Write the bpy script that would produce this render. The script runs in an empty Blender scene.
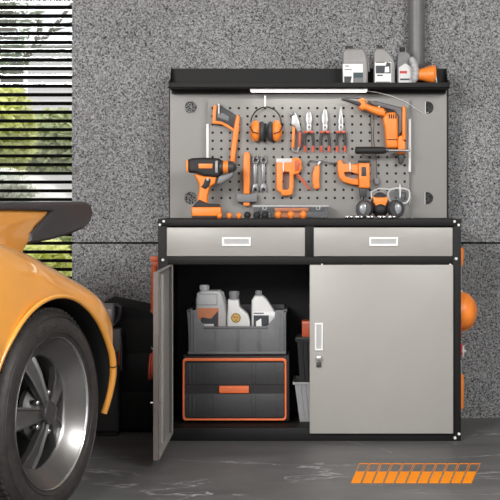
import bpy, bmesh, math, random
from mathutils import Vector, Matrix
random.seed(7)
C = bpy.context.scene.collection
PI = math.pi
F, CX, HY, CAMD, CAMH = 1359.0, 295.0, 201.0, 5.48, 0.968

def at(px, py, Y):
    d = Y + CAMD
    return Vector(((px - CX) * d / F, Y, CAMH - (py - HY) * d / F))
def pxs(pts, Y):
    return [(at(a, b, Y).x, at(a, b, Y).z) for a, b in pts]
def lin(c):
    c = c / 255.0
    return c / 12.92 if c <= 0.04045 else ((c + 0.055) / 1.055) ** 2.4

# ------------------------------------------------------------------ materials
def mat(name, rgb, rough=0.5, metal=0.0, var=0.06, scale=40, bump=0.0, coat=0.0, spec=0.5):
    m = bpy.data.materials.new(name); m.use_nodes = True
    nt = m.node_tree; p = nt.nodes['Principled BSDF']
    col = [lin(c) for c in rgb]
    p.inputs['Roughness'].default_value = rough
    p.inputs['Metallic'].default_value = metal
    p.inputs['Coat Weight'].default_value = coat
    p.inputs['Coat Roughness'].default_value = 0.06
    p.inputs['Specular IOR Level'].default_value = spec
    tc = nt.nodes.new('ShaderNodeTexCoord')
    n = nt.nodes.new('ShaderNodeTexNoise'); n.inputs['Scale'].default_value = scale; n.inputs['Detail'].default_value = 4
    r = nt.nodes.new('ShaderNodeValToRGB')
    r.color_ramp.elements[0].position = 0.3; r.color_ramp.elements[1].position = 0.7
    r.color_ramp.elements[0].color = [c * (1 - var) for c in col] + [1]
    r.color_ramp.elements[1].color = [min(1, c * (1 + var)) for c in col] + [1]
    nt.links.new(tc.outputs['Object'], n.inputs['Vector'])
    nt.links.new(n.outputs['Fac'], r.inputs['Fac'])
    nt.links.new(r.outputs['Color'], p.inputs['Base Color'])
    if bump:
        b = nt.nodes.new('ShaderNodeBump'); b.inputs['Strength'].default_value = bump; b.inputs['Distance'].default_value = 0.002
        nt.links.new(n.outputs['Fac'], b.inputs['Height']); nt.links.new(b.outputs['Normal'], p.inputs['Normal'])
    return m
def glass(name, tint=(1, 1, 1), rough=0.0, alpha=0.25):
    m = bpy.data.materials.new(name); m.use_nodes = True
    nt = m.node_tree; nt.nodes.clear()
    o = nt.nodes.new('ShaderNodeOutputMaterial'); mx = nt.nodes.new('ShaderNodeMixShader')
    t = nt.nodes.new('ShaderNodeBsdfTransparent'); t.inputs[0].default_value = (*tint, 1)
    g = nt.nodes.new('ShaderNodeBsdfGlossy'); g.inputs['Roughness'].default_value = rough
    f = nt.nodes.new('ShaderNodeFresnel'); f.inputs[0].default_value = 1.45
    a = nt.nodes.new('ShaderNodeMath'); a.operation = 'MULTIPLY_ADD'; a.inputs[1].default_value = 0.8; a.inputs[2].default_value = alpha
    nt.links.new(f.outputs[0], a.inputs[0]); nt.links.new(a.outputs[0], mx.inputs[0])
    nt.links.new(t.outputs[0], mx.inputs[1]); nt.links.new(g.outputs[0], mx.inputs[2]); nt.links.new(mx.outputs[0], o.inputs[0])
    return m
def emit(name, rgb, s):
    m = bpy.data.materials.new(name); m.use_nodes = True
    p = m.node_tree.nodes['Principled BSDF']
    p.inputs['Emission Color'].default_value = [lin(c) for c in rgb] + [1]; p.inputs['Emission Strength'].default_value = s
    return m

def stucco():
    m = bpy.data.materials.new('rough_cast_stucco'); m.use_nodes = True
    nt = m.node_tree; p = nt.nodes['Principled BSDF']; L = nt.links.new
    p.inputs['Roughness'].default_value = 0.9; p.inputs['Specular IOR Level'].default_value = 0.2
    tc = nt.nodes.new('ShaderNodeTexCoord')
    n1 = nt.nodes.new('ShaderNodeTexNoise'); n1.inputs['Scale'].default_value = 140; n1.inputs['Detail'].default_value = 3; n1.inputs['Roughness'].default_value = 0.55
    n1.inputs['Distortion'].default_value = 1.2
    n2 = nt.nodes.new('ShaderNodeTexNoise'); n2.inputs['Scale'].default_value = 2.2; n2.inputs['Detail'].default_value = 3
    r1 = nt.nodes.new('ShaderNodeValToRGB'); e = r1.color_ramp.elements
    e[0].position = 0.38; e[0].color = (0.045, 0.045, 0.045, 1); e[1].position = 0.60; e[1].color = (0.56, 0.56, 0.565, 1)
    r2 = nt.nodes.new('ShaderNodeValToRGB'); e = r2.color_ramp.elements
    e[0].position = 0.3; e[0].color = (0.82, 0.82, 0.82, 1); e[1].position = 0.75; e[1].color = (1.1, 1.1, 1.1, 1)
    mx = nt.nodes.new('ShaderNodeMix'); mx.data_type = 'RGBA'; mx.blend_type = 'MULTIPLY'; mx.inputs[0].default_value = 1
    b = nt.nodes.new('ShaderNodeBump'); b.inputs['Strength'].default_value = 1.0; b.inputs['Distance'].default_value = 0.010
    L(tc.outputs['Object'], n1.inputs['Vector']); L(tc.outputs['Object'], n2.inputs['Vector'])
    L(n1.outputs['Fac'], r1.inputs['Fac']); L(n2.outputs['Fac'], r2.inputs['Fac'])
    L(r1.outputs['Color'], mx.inputs[6]); L(r2.outputs['Color'], mx.inputs[7]); L(mx.outputs[2], p.inputs['Base Color'])
    L(n1.outputs['Fac'], b.inputs['Height']); L(b.outputs['Normal'], p.inputs['Normal'])
    return m
def speckle(name, a, c):
    m = bpy.data.materials.new(name); m.use_nodes = True
    nt = m.node_tree; p = nt.nodes['Principled BSDF']; p.inputs['Roughness'].default_value = .8
    tc = nt.nodes.new('ShaderNodeTexCoord'); n = nt.nodes.new('ShaderNodeTexNoise'); n.inputs['Scale'].default_value = 150; n.inputs['Detail'].default_value = 2
    r = nt.nodes.new('ShaderNodeValToRGB'); e = r.color_ramp.elements
    e[0].position = .42; e[0].color = (a, a, a, 1); e[1].position = .6; e[1].color = (c, c, c, 1)
    nt.links.new(tc.outputs['Object'], n.inputs['Vector']); nt.links.new(n.outputs['Fac'], r.inputs['Fac']); nt.links.new(r.outputs['Color'], p.inputs['Base Color'])
    return m
def leaf(name, rgb, var, scale):
    m = mat(name, rgb, .6, 0, var, scale); nt = m.node_tree; p = nt.nodes['Principled BSDF']
    o = [n for n in nt.nodes if n.type == 'OUTPUT_MATERIAL'][0]; r = [n for n in nt.nodes if n.type == 'VALTORGB'][0]
    t = nt.nodes.new('ShaderNodeBsdfTranslucent'); x = nt.nodes.new('ShaderNodeMixShader'); x.inputs[0].default_value = .5
    nt.links.new(r.outputs['Color'], t.inputs['Color']); nt.links.new(p.outputs[0], x.inputs[1]); nt.links.new(t.outputs[0], x.inputs[2]); nt.links.new(x.outputs[0], o.inputs['Surface'])
    return m
def slate():
    m = bpy.data.materials.new('dark_veined_slate'); m.use_nodes = True
    nt = m.node_tree; p = nt.nodes['Principled BSDF']; L = nt.links.new
    p.inputs['Roughness'].default_value = 0.42; p.inputs['Specular IOR Level'].default_value = 0.45
    tc = nt.nodes.new('ShaderNodeTexCoord')
    mp = nt.nodes.new('ShaderNodeMapping'); mp.inputs['Scale'].default_value = (1.0, 2.2, 1); mp.inputs['Rotation'].default_value = (0, 0, 0.35)
    n = nt.nodes.new('ShaderNodeTexNoise'); n.inputs['Scale'].default_value = 2.4; n.inputs['Detail'].default_value = 9; n.inputs['Roughness'].default_value = 0.6
    r = nt.nodes.new('ShaderNodeValToRGB'); e = r.color_ramp.elements
    e[0].position = 0.3; e[0].color = (0.085, 0.084, 0.083, 1); e[1].position = 0.75; e[1].color = (0.165, 0.163, 0.162, 1)
    n3 = nt.nodes.new('ShaderNodeTexNoise'); n3.inputs['Scale'].default_value = 1.15; n3.inputs['Detail'].default_value = 5; n3.inputs['Distortion'].default_value = 0.5
    s = nt.nodes.new('ShaderNodeMath'); s.operation = 'SUBTRACT'; s.inputs[1].default_value = 0.5
    ab = nt.nodes.new('ShaderNodeMath'); ab.operation = 'ABSOLUTE'
    r3 = nt.nodes.new('ShaderNodeValToRGB'); e = r3.color_ramp.elements
    e[0].position = 0.0; e[0].color = (0.9, 0.9, 0.9, 1); e[1].position = 0.006; e[1].color = (0, 0, 0, 1)
    n4 = nt.nodes.new('ShaderNodeTexNoise'); n4.inputs['Scale'].default_value = 2.5
    r4 = nt.nodes.new('ShaderNodeValToRGB'); r4.color_ramp.elements[0].position = 0.44; r4.color_ramp.elements[1].position = 0.6
    mu = nt.nodes.new('ShaderNodeMath'); mu.operation = 'MULTIPLY'
    mx = nt.nodes.new('ShaderNodeMix'); mx.data_type = 'RGBA'; mx.inputs[7].default_value = (0.5, 0.5, 0.5, 1)
    L(tc.outputs['Object'], mp.inputs[0]); L(mp.outputs[0], n.inputs['Vector']); L(mp.outputs[0], n3.inputs['Vector']); L(tc.outputs['Object'], n4.inputs['Vector'])
    L(n.outputs['Fac'], r.inputs['Fac']); L(n3.outputs['Fac'], s.inputs[0]); L(s.outputs[0], ab.inputs[0]); L(ab.outputs[0], r3.inputs['Fac'])
    L(n4.outputs['Fac'], r4.inputs['Fac']); L(r3.outputs['Color'], mu.inputs[0]); L(r4.outputs['Color'], mu.inputs[1])
    L(mu.outputs[0], mx.inputs[0]); L(r.outputs['Color'], mx.inputs[6]); L(mx.outputs[2], p.inputs['Base Color'])
    b = nt.nodes.new('ShaderNodeBump'); b.inputs['Strength'].default_value = 0.15; b.inputs['Distance'].default_value = 0.003
    L(n.outputs['Fac'], b.inputs['Height']); L(b.outputs['Normal'], p.inputs['Normal'])
    return m

M = dict(
    stucco=stucco(), slate=slate(),
    black=mat('black_powder_coat', (23, 22, 22), 0.55, 0, 0.08, 200, 0.1, 0, .25),
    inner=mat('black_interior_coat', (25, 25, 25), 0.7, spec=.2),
    grey=mat('light_grey_steel', (162, 159, 154), 0.38, 0.0, 0.02, 6, 0.0),
    panel=mat('grey_steel_panel', (140, 138, 134), 0.36, 0.0, 0.02, 5),
    edge=mat('taupe_edge_steel', (104, 95, 91), 0.45),
    white=mat('white_plastic', (238, 238, 236), 0.4, 0, 0.02),
    steel=mat('bright_steel', (176, 176, 176), 0.4, 0.8, 0.08, 60),
    dsteel=mat('dark_steel', (105, 105, 107), 0.35, 0.8, 0.1, 60),
    chrome=mat('chrome', (225, 225, 225), 0.2, 1.0, 0.03),
    orange=mat('orange_plastic', (253, 140, 52), 0.42, 0, 0.06, 30),
    burnt=mat('burnt_orange_plastic', (205, 92, 52), 0.45, 0, 0.08, 30),
    coral=mat('coral_grip_rubber', (206, 86, 58), 0.5, 0, 0.06, 30),
    char=mat('charcoal_plastic', (58, 58, 60), 0.5, 0, 0.08, 50, 0.05),
    trimo=mat('orange_box_trim', (236, 116, 66), 0.45), tray=mat('charcoal_bin_plastic', (104, 104, 106), 0.5, 0, 0.06, 40),
    mid=mat('mid_grey_plastic', (118, 118, 120), 0.45),
    pale=mat('pale_grey_plastic', (176, 176, 177), 0.42, 0, 0.04),
    off=mat('off_white_plastic', (214, 213, 211), 0.4, 0, 0.03),
    silver=mat('silver_grey_bottle', (150, 150, 151), 0.38, 0.2, 0.05),
    rubber=mat('black_rubber', (34, 33, 33), 0.62, 0, 0.12, 90, 0.2),
    tailrub=mat('spoiler_rubber', (62, 60, 61), 0.36, 0, 0.05, 90, 0.1),
    tyre=mat('tyre_rubber', (54, 50, 48), 0.55, 0, 0.3, 45, 0.5),
    pitch=mat('pitch_black', (12, 12, 12), 0.8),
    paint=mat('amber_car_paint', (234, 160, 66), 0.30, 0.0, 0.02, 8, 0, 1.0),
    rim=mat('polished_alloy', (160, 158, 156), 0.29, 1.0, 0.06, 12),
    spoke=mat('brushed_dark_alloy', (138, 137, 136), 0.36, 0.9, 0.08, 30),
    hub=mat('dull_hub_grey', (84, 83, 83), 0.45, 0.5),
    navy=mat('dark_teal_label', (52, 74, 80), 0.5), ink=mat('dark_label_ink', (52, 56, 62), 0.5),
    red=mat('red_plastic', (196, 52, 50), 0.45), gold=mat('gold_emblem', (196, 168, 92), 0.4, 0.3),
    lens=mat('smoked_lens', (158, 160, 163), 0.2, 0.2), pipe=mat('grey_painted_pipe', (108, 107, 107), 0.4),
    clear=glass('clear_plastic', (0.86, 0.87, 0.88), 0.08, 0.03), pane=glass('window_glass', (0.97, 0.98, 0.98), 0.0, 0.02),
    slat=mat('black_louvre', (7, 7, 7), 0.9, spec=.1), marking=mat('orange_floor_paint', (255, 148, 4), 0.6, 0, 0.03, spec=.2),
    speckle=speckle('lit_wall_speckle', .012, .26), dspeckle=speckle('shaded_wall_speckle', .008, .06),  # wall behind the cable holes, lit and shaded tones put into the colour
    led=emit('led_diffuser', (255, 252, 246), 3.0),
    leafy=leaf('yellow_green_leaf', (228, 230, 160), 0.25, 3), leafg=leaf('green_leaf', (196, 202, 158), 0.3, 3),
    leafd=leaf('dull_green_leaf', (168, 176, 158), 0.3, 3), bark=mat('grey_bark', (140, 136, 132), 0.9, 0, 0.2, 20, 0.3),
    render=mat('pale_render', (236, 230, 238), 0.9, 0, 0.02, 3), grass=mat('lawn', (120, 135, 80), 0.9, 0, 0.3, 6),
    ceil=mat('white_ceiling_paint', (225, 223, 220), 0.9, 0, 0.02), plast=mat('grey_plaster', (150, 149, 148), 0.9, 0, 0.05, 6, 0.1),
    wsteel=mat('satin_steel', (128, 128, 130), 0.38, 0.6, 0.08, 60), canister=mat('warm_grey_canister', (146, 144, 141), 0.42, 0, 0.04),
    copper=mat('copper_label', (196, 122, 84), 0.5),
    lip=mat('window_frame_black', (20, 20, 20), 0.5),
)

# ------------------------------------------------------------------ mesh builder
class B:
    def __init__(s): s.bm = bmesh.new()
    def _bev(s, edges, w, seg=2):
        bmesh.ops.bevel(s.bm, geom=list(edges), offset=w, segments=seg, affect='EDGES', profile=0.5, clamp_overlap=True)
    def box(s, x0, x1, y0, y1, z0, z1, bev=0, rot=None, seg=2):
        c = Vector(((x0 + x1) / 2, (y0 + y1) / 2, (z0 + z1) / 2))
        r = bmesh.ops.create_cube(s.bm, size=1.0)
        mt = Matrix.Translation(c) @ (rot if rot else Matrix.Identity(4)) @ Matrix.Diagonal((abs(x1 - x0), abs(y1 - y0), abs(z1 - z0), 1))
        bmesh.ops.transform(s.bm, matrix=mt, verts=r['verts'])
        if bev: s._bev({e for v in r['verts'] for e in v.link_edges}, bev, seg)
        return s
    def cyl(s, p0, p1, r0, r1=None, seg=20, bev=0):
        p0, p1 = Vector(p0), Vector(p1); r1 = r0 if r1 is None else r1
        d = p1 - p0
        r = bmesh.ops.create_cone(s.bm, cap_ends=True, segments=seg, radius1=max(r0, 1e-5), radius2=max(r1, 1e-5), depth=d.length)
        mt = Matrix.Translation((p0 + p1) / 2) @ Vector((0, 0, 1)).rotation_difference(d).to_matrix().to_4x4()
        bmesh.ops.transform(s.bm, matrix=mt, verts=r['verts'])
        if bev:
            fs = {f for v in r['verts'] for f in v.link_faces if len(f.verts) > 4}
            s._bev({e for f in fs for e in f.edges}, bev)
        return s
    def ball(s, c, r, sc=(1, 1, 1), u=20, v=12, rot=None):
        k = bmesh.ops.create_uvsphere(s.bm, u_segments=u, v_segments=v, radius=r)
        mt = Matrix.Translation(Vector(c)) @ (rot if rot else Matrix.Identity(4)) @ Matrix.Diagonal((*sc, 1))
        bmesh.ops.transform(s.bm, matrix=mt, verts=k['verts']); return s
    def tube(s, pts, r, seg=10, closed=False, flat=1.0):
        pts = [Vector(p) for p in pts]; n = len(pts)
        rs = r if isinstance(r, (list, tuple)) else [r] * n
        rings = []; prev = None
        for i, p in enumerate(pts):
            a = pts[(i - 1) % n] if (closed or i > 0) else p
            b = pts[(i + 1) % n] if (closed or i < n - 1) else p
            t = (b - a).normalized()
            if prev is None:
                up = Vector((0, 1, 0)) if abs(t.y) < 0.9 else Vector((0, 0, 1))
                nrm = (up - t * up.dot(t)).normalized()
            else: nrm = (prev - t * prev.dot(t)).normalized()
            prev = nrm; bi = t.cross(nrm)
            rings.append([s.bm.verts.new(p + nrm * math.cos(2 * PI * k / seg) * rs[i] * flat + bi * math.sin(2 * PI * k / seg) * rs[i]) for k in range(seg)])
        m = n if closed else n - 1
        for i in range(m):
            A, Bq = rings[i], rings[(i + 1) % n]
            for k in range(seg): s.bm.faces.new((A[k], A[(k + 1) % seg], Bq[(k + 1) % seg], Bq[k]))
        if not closed:
            s.bm.faces.new(rings[0][::-1]); s.bm.faces.new(rings[-1])
        return s
    def lathe(s, prof, o, axis=(0, 0, 1), seg=32, close=False):
        o = Vector(o); q = Vector((0, 0, 1)).rotation_difference(Vector(axis)).to_matrix()
        rings = []
        for r, h in prof:
            rings.append([s.bm.verts.new(o + q @ Vector((r * math.cos(2 * PI * k / seg), r * math.sin(2 * PI * k / seg), h))) for k in range(seg)])
        n = len(rings)
        for i in range(n if close else n - 1):
            A, Bq = rings[i], rings[(i + 1) % n]
            for k in range(seg): s.bm.faces.new((A[k], A[(k + 1) % seg], Bq[(k + 1) % seg], Bq[k]))
        if not close:
            if prof[0][0] > 1e-4: s.bm.faces.new(rings[0][::-1])
            if prof[-1][0] > 1e-4: s.bm.faces.new(rings[-1])
        return s
    def prism(s, pts, y0, y1, bev=0, seg=2, axis='y'):
        """pts (x,z) outline extruded along y from y0 (front) to y1"""
        mk = (lambda a, b, y: (a, y, b)) if axis == 'y' else ((lambda a, b, y: (y, a, b)) if axis == 'x' else (lambda a, b, y: (a, b, y)))
        f = [s.bm.verts.new(mk(a, b, y0)) for a, b in pts]
        k = [s.bm.verts.new(mk(a, b, y1)) for a, b in pts]
        n = len(pts)
        ff = s.bm.faces.new(f); bf = s.bm.faces.new(k[::-1])
        sides = [s.bm.faces.new((f[i], k[i], k[(i + 1) % n], f[(i + 1) % n])) for i in range(n)]
        bmesh.ops.recalc_face_normals(s.bm, faces=[ff, bf] + sides)
        if bev: s._bev(set(ff.edges) | set(bf.edges), bev, seg)
        return s
    def px(s, pts, Y, depth, bev=0.003, seg=2):
        """outline taken at distance Y, given its own thickness"""
        return s.prism(pxs(pts, Y), Y, Y + depth, bev, seg)
    def ring(s, outer, inner, y0, y1, bev=0):
        n = len(outer); vs = []
        for y in (y0, y1):
            vs.append(([s.bm.verts.new((a, y, b)) for a, b in outer], [s.bm.verts.new((a, y, b)) for a, b in inner]))
        fs = []
        for i in range(n):
            j = (i + 1) % n
            (o0, i0), (o1, i1) = vs
            fs.append(s.bm.faces.new((o0[i], o0[j], i0[j], i0[i]))); fs.append(s.bm.faces.new((o1[j], o1[i], i1[i], i1[j])))
            fs.append(s.bm.faces.new((o0[j], o0[i], o1[i], o1[j]))); fs.append(s.bm.faces.new((i0[i], i0[j], i1[j], i1[i])))
        bmesh.ops.recalc_face_normals(s.bm, faces=fs)
        if bev:
            es = {e for f in fs for e in f.edges if all(v in (vs[0][0] + vs[0][1]) for v in e.verts)}
            es = {e for e in es if not ((e.verts[0] in vs[0][0]) ^ (e.verts[1] in vs[0][0]))}
            s._bev(es, bev)
        return s
    def build(s, name, m, parent=None, smooth=35, local=False, fixn=True):
        if fixn: bmesh.ops.recalc_face_normals(s.bm, faces=s.bm.faces[:])
        me = bpy.data.meshes.new(name); s.bm.to_mesh(me); s.bm.free()
        me.materials.append(m if not isinstance(m, str) else M[m])
        if smooth: me.shade_smooth(); me.set_sharp_from_angle(angle=math.radians(smooth))
        o = bpy.data.objects.new(name, me); C.objects.link(o)
        if parent is not None:
            o.parent = parent
            if not local:
                r = parent; off = Vector((0, 0, 0))
                while r is not None: off += r.location; r = r.parent
                me.transform(Matrix.Translation(-off))
        else:
            bb = [v.co for v in me.vertices]
            c = Vector(((min(v.x for v in bb) + max(v.x for v in bb)) / 2, (min(v.y for v in bb) + max(v.y for v in bb)) / 2, min(v.z for v in bb)))
            me.transform(Matrix.Translation(-c)); o.location = c
        return o
def tag(o, label, cat, group=None):
    o['label'] = label; o['category'] = cat
    if group: o['group'] = group
    return o
def thing(name, label, cat, loc, group=None):
    o = bpy.data.objects.new(name, None); o.empty_display_size = 0.05; C.objects.link(o); o.location = loc
    return tag(o, label, cat, group)
def struct(o): o['kind'] = 'structure'; return o
def relabel(root, loc, label, group=None):
    r = root.copy(); C.objects.link(r); r.location = loc; r['label'] = label
    if group: r['group'] = group
    for ch in list(root.children):
        c = ch.copy(); C.objects.link(c); c.parent = r
        for g in list(ch.children):
            k = g.copy(); C.objects.link(k); k.parent = c
    return r

# ------------------------------------------------------------------ setting
WY = 0.58
b = B(); b.box(-3.2, 2.6, -6.5, WY + 0.2, -0.06, 0); fl = b.build('floor', 'slate', None, 0); struct(fl)
wx = at(72, 0, WY).x; gz = at(0, 243, WY).z
b = B()
b.box(wx, 2.6, WY, WY + 0.16, 0, gz - 0.0045); b.box(wx, 2.6, WY, WY + 0.16, gz + 0.0045, 2.7)
b.box(wx + .005, 2.6, WY + 0.05, WY + 0.15, gz - 0.006, gz + 0.006)
b.box(-3.2, wx, WY, WY + 0.16, 0, 0.12); b.box(-3.2, wx, WY, WY + 0.16, 2.45, 2.7); b.box(-3.2, -2.75, WY, WY + 0.16, 0.12, 2.45)
struct(b.build('wall_back', 'stucco', None, 0))
b = B(); b.box(-3.3, -3.2, -6.5, WY + 0.16, 0, 2.7); struct(b.build('wall_left', 'plast', None, 0))
b = B(); b.box(2.6, 2.7, -6.5, WY + 0.16, 0, 2.7); struct(b.build('wall_right', 'plast', None, 0))
b = B(); b.box(-3.3, 2.7, -6.5, WY + 0.16, 2.7, 2.8); struct(b.build('ceiling', 'ceil', None, 0))
# window behind the blind
b = B()
b.box(-2.75, wx, WY + 0.12, WY + 0.15, 0.12, 0.16); b.box(-2.75, wx, WY + 0.12, WY + 0.15, 2.41, 2.45)
b.box(-2.75, -2.71, WY + 0.12, WY + 0.15, 0.16, 2.41); b.box(wx - .012, wx, WY + 0.12, WY + 0.15, 0.16, 2.41)
w1 = struct(b.build('window_1', 'lip', None, 0))
b = B(); b.box(-2.71, wx - .012, WY + 0.13, WY + 0.136, 0.16, 2.41); b.build('pane', 'pane', w1, 0)
bl = thing('window_blind', 'black horizontal slat blind covering the window beside the stucco wall', 'blind', ((wx - 2.7) / 2, WY + 0.05, 2.36))
b = B()
sp = 8.73 * (WY + 0.05 + CAMD) / F
z0 = at(0, 7.5, WY + 0.05).z
k = int((2.36 - z0) / sp)
z = z0 + k * sp
while z > 0.2:
    b.box(-2.72, wx + 0.0, WY + 0.036, WY + 0.064, z - 0.0072, z + 0.0072); z -= sp
b.build('slats', 'slat', bl, 0)
b = B(); b.box(-2.72, wx, WY + 0.02, WY + 0.09, 2.37, 2.43, 0.004); b.build('headrail', 'slat', bl)
b = B()
for x in (-2.4, -1.75): b.cyl((x, WY + 0.05, 0.2), (x, WY + 0.05, 2.38), 0.0012, seg=6)
b.build('ladder_cord', 'slat', bl)
# pipe on the wall
pp = thing('wall_pipe', 'grey painted pipe running up the wall behind the shelf bottles', 'pipe', (at(416.5, 0, .535).x, .535, 0))
b = B(); b.cyl((pp.location.x, .535, 0), (pp.location.x, .535, 2.69), 0.0365, seg=32); b.build('pipe_run', 'pipe', pp)
for z in (2.2, 0.7):
    b = B(); b.lathe([(0.037, 0), (0.042, 0), (0.042, 0.03), (0.037, 0.03)], (pp.location.x, .535, z), close=True); b.build('pipe_clip', 'dsteel', pp)

# outside the window
b = B(); b.box(-16, 10, WY + 0.2, 30, -0.2, -0.02); struct(b.build('ground', 'grass', None, 0))
bg = thing('building', 'pale rendered building seen through the blind beyond the hedge', 'building', (-1.5, 12.0, 0))
b = B(); b.box(at(28, 0, 11).x, 4, 11, 14, -.02, at(0, 48, 11).z); b.build('facade', 'render', bg, 0)
b = B(); b.box(at(28, 0, 11).x - .05, 4.1, 10.9, 14.1, at(0, 48, 11).z, at(0, 46, 11).z); b.build('roof_edge', 'pale', bg, 0)
b = B(); b.box(-8, 2, 5.6, 5.75, -.02, at(0, 173, 5.6).z)
tag(b.build('garden_wall', 'render', None, 0), 'low white garden wall seen through the blind in front of the hedge', 'wall')
def leaves(bm, c, sc, n, size):
    for i in range(n):
        while True:
            p = Vector((random.uniform(-1, 1), random.uniform(-1, 1), random.uniform(-1, 1)))
            if 0.25 < p.length < 1: break
        p = Vector(c) + Vector((p.x * sc[0], p.y * sc[1], p.z * sc[2]))
        q = Matrix.Rotation(random.uniform(0, 6.28), 3, 'Z') @ Matrix.Rotation(random.uniform(-1.2, 1.2), 3, 'X') @ Matrix.Rotation(random.uniform(-1, 1), 3, 'Y')
        L = size * random.uniform(.7, 1.3); w = L * .5
        pts = [(-L, 0, 0), (-L * .3, w, .1 * L), (L * .4, w * .8, .1 * L), (L, 0, -.1 * L), (L * .4, -w * .8, .1 * L), (-L * .3, -w, .1 * L)]
        bm.bm.faces.new([bm.bm.verts.new(p + q @ Vector(t)) for t in pts])
def bush(name, label, cat, px, py0, py1, Y, w, m, n, size=.05, stem=.03, group=None):
    x = at(px, 0, Y).x; zt = at(0, py0, Y).z; zb = max(0.05, at(0, py1, Y).z)
    t = thing(name, label, cat, (x, Y, -.02), group)
    b = B(); leaves(b, (x, Y, (zt + zb) / 2), (w, w, (zt - zb) / 2), n, size); b.build('foliage', m, t, 0, fixn=False)
    b = B(); b.tube([(x, Y, -.03), (x + .03, Y, zb + .1), (x, Y + .02, (zt + zb) / 2)], [stem, stem * .8, stem * .3], 8); b.build('stem', 'bark', t)
bush('shrub', 'yellow green shrub at the left edge of the window view', 'shrub', 6, 84, 178, 4.7, .22, 'leafy', 1300, .045)
bush('shrub', 'dull green low shrub beneath the yellow green one at window', 'shrub', 4, 168, 250, 4.4, .24, 'leafd', 1100, .04)
bush('shrub', 'bright green low shrub seen under the tail of the car', 'shrub', 46, 238, 300, 3.6, .22, 'leafy', 900, .035)
bush('shrub', 'small olive shrub at the right window edge low behind the car', 'shrub', 74, 205, 300, 4.3, .14, 'leafg', 700, .035)
bush('hedge', 'olive hedge behind the low garden wall seen through blind', 'hedge', 56, 109, 190, 6.5, .34, 'leafg', 2600, .045)
bush('hedge', 'darker part of the hedge beside the tree trunk outside', 'hedge', 24, 112, 190, 7.4, .26, 'leafd', 1500, .045)
bush('hedge', 'left part of the outdoor hedge beyond the window edge', 'hedge', -40, 105, 215, 6.5, .36, 'leafg', 1500, .06)
bush('shrub', 'round olive shrub left of the yellow green one outside', 'shrub', -42, 150, 290, 4.7, .25, 'leafg', 900, .05)
t = thing('tree', 'bare grey tree with slanting branches outside the upper window', 'tree', (at(10, 0, 8).x, 8, -.02))
b = B()
x = at(10, 0, 8).x
b.tube([(x, 8, -.03), (x + .02, 8, 1.2), at(12, 70, 8), at(8, 20, 8), at(12, -30, 8)], [.15, .13, .11, .08, .04], 10)
b.build('trunk', 'bark', t)
for pts in ([(12, 70), (34, 50), (52, 30), (72, 4), (84, -18)], [(9, 40), (2, 10), (-8, -20)], [(34, 50), (40, 30), (38, 8)], [(52, 30), (62, 26), (76, 24)], [(12, 55), (-6, 40), (-20, 35)]):
    b = B(); b.tube([at(p[0], p[1], 8 + .1 * i) for i, p in enumerate(pts)], [.035 - .006 * i for i in range(len(pts))], 7); b.build('branch', 'bark', t)
b = B(); leaves(b, at(8, 15, 8), (.35, .3, .35), 350, .04); leaves(b, at(8, 60, 8), (.2, .3, .2), 260, .04); b.build('foliage', 'leafd', t, 0, fixn=False)

# ------------------------------------------------------------------ workbench
XL, XR = (158 - CX) / 248, (461 - CX) / 248
ZT = 0.895
wb = thing('workbench', 'black and grey steel workbench cabinet with pegboard back and shelf', 'workbench', ((XL + XR) / 2, 0.22, 0))
def fx(p): return (p - CX) / 248
def fz(p): return CAMH - (p - HY) / 248
b = B()
D = 0.45
b.box(XL, fx(168), 0, D, 0, ZT - .028, .0015); b.box(fx(453), XR, 0, D, 0, ZT - .028, .0015)
b.box(fx(168), fx(453), 0, .04, fz(264.5), fz(257), .001)
b.box(fx(168), fx(453), 0.0, .04, fz(441), fz(428), .001)
b.box(fx(168), fx(453), .04, D - .006, fz(431), fz(428), 0)
b.box(fx(305), fx(314), 0, .04, fz(257), ZT - .028, .001)
b.box(fx(168), fx(453), .04, D - .006, fz(264), fz(262))
b.box(fx(168), fx(453), D - .006, D, 0.03, ZT - .028)
b.build('carcass', 'black', wb)
b = B(); b.box(XL, XR, -.004, D, ZT - .028, ZT, .003); b.build('worktop', 'black', wb)
def drawer(x0, x1, hx0, hx1):
    b = B(); b.box(fx(x0), fx(x1), -.004, .02, fz(256.3), fz(227.5), .003); b.box(fx(x0) + .01, fx(x1) - .01, .02, .4, fz(255), fz(229))
    d = b.build('drawer', 'grey', wb)
    z1, z0 = fz(237.2), fz(246.2); xa, xb = fx(hx0), fx(hx1)
    o = [(xa, z0), (xb, z0), (xb, z1), (xa, z1)]; g = .009
    i = [(xa + g, z0 + g), (xb - g, z0 + g), (xb - g, z1 - g), (xa + g, z1 - g)]
    b = B(); b.ring(o, i, -.011, -.0035, .002); h = b.build('drawer_handle', 'white', d); h['label'] = 'white recessed pull'
    b = B(); b.box(i[0][0], i[1][0], -.0055, -.0035, i[0][1], i[2][1]); b.build('pull_recess', 'pale', d)
drawer(166.8, 305, 222, 251); drawer(313.7, 452.6, 369, 398)
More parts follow.
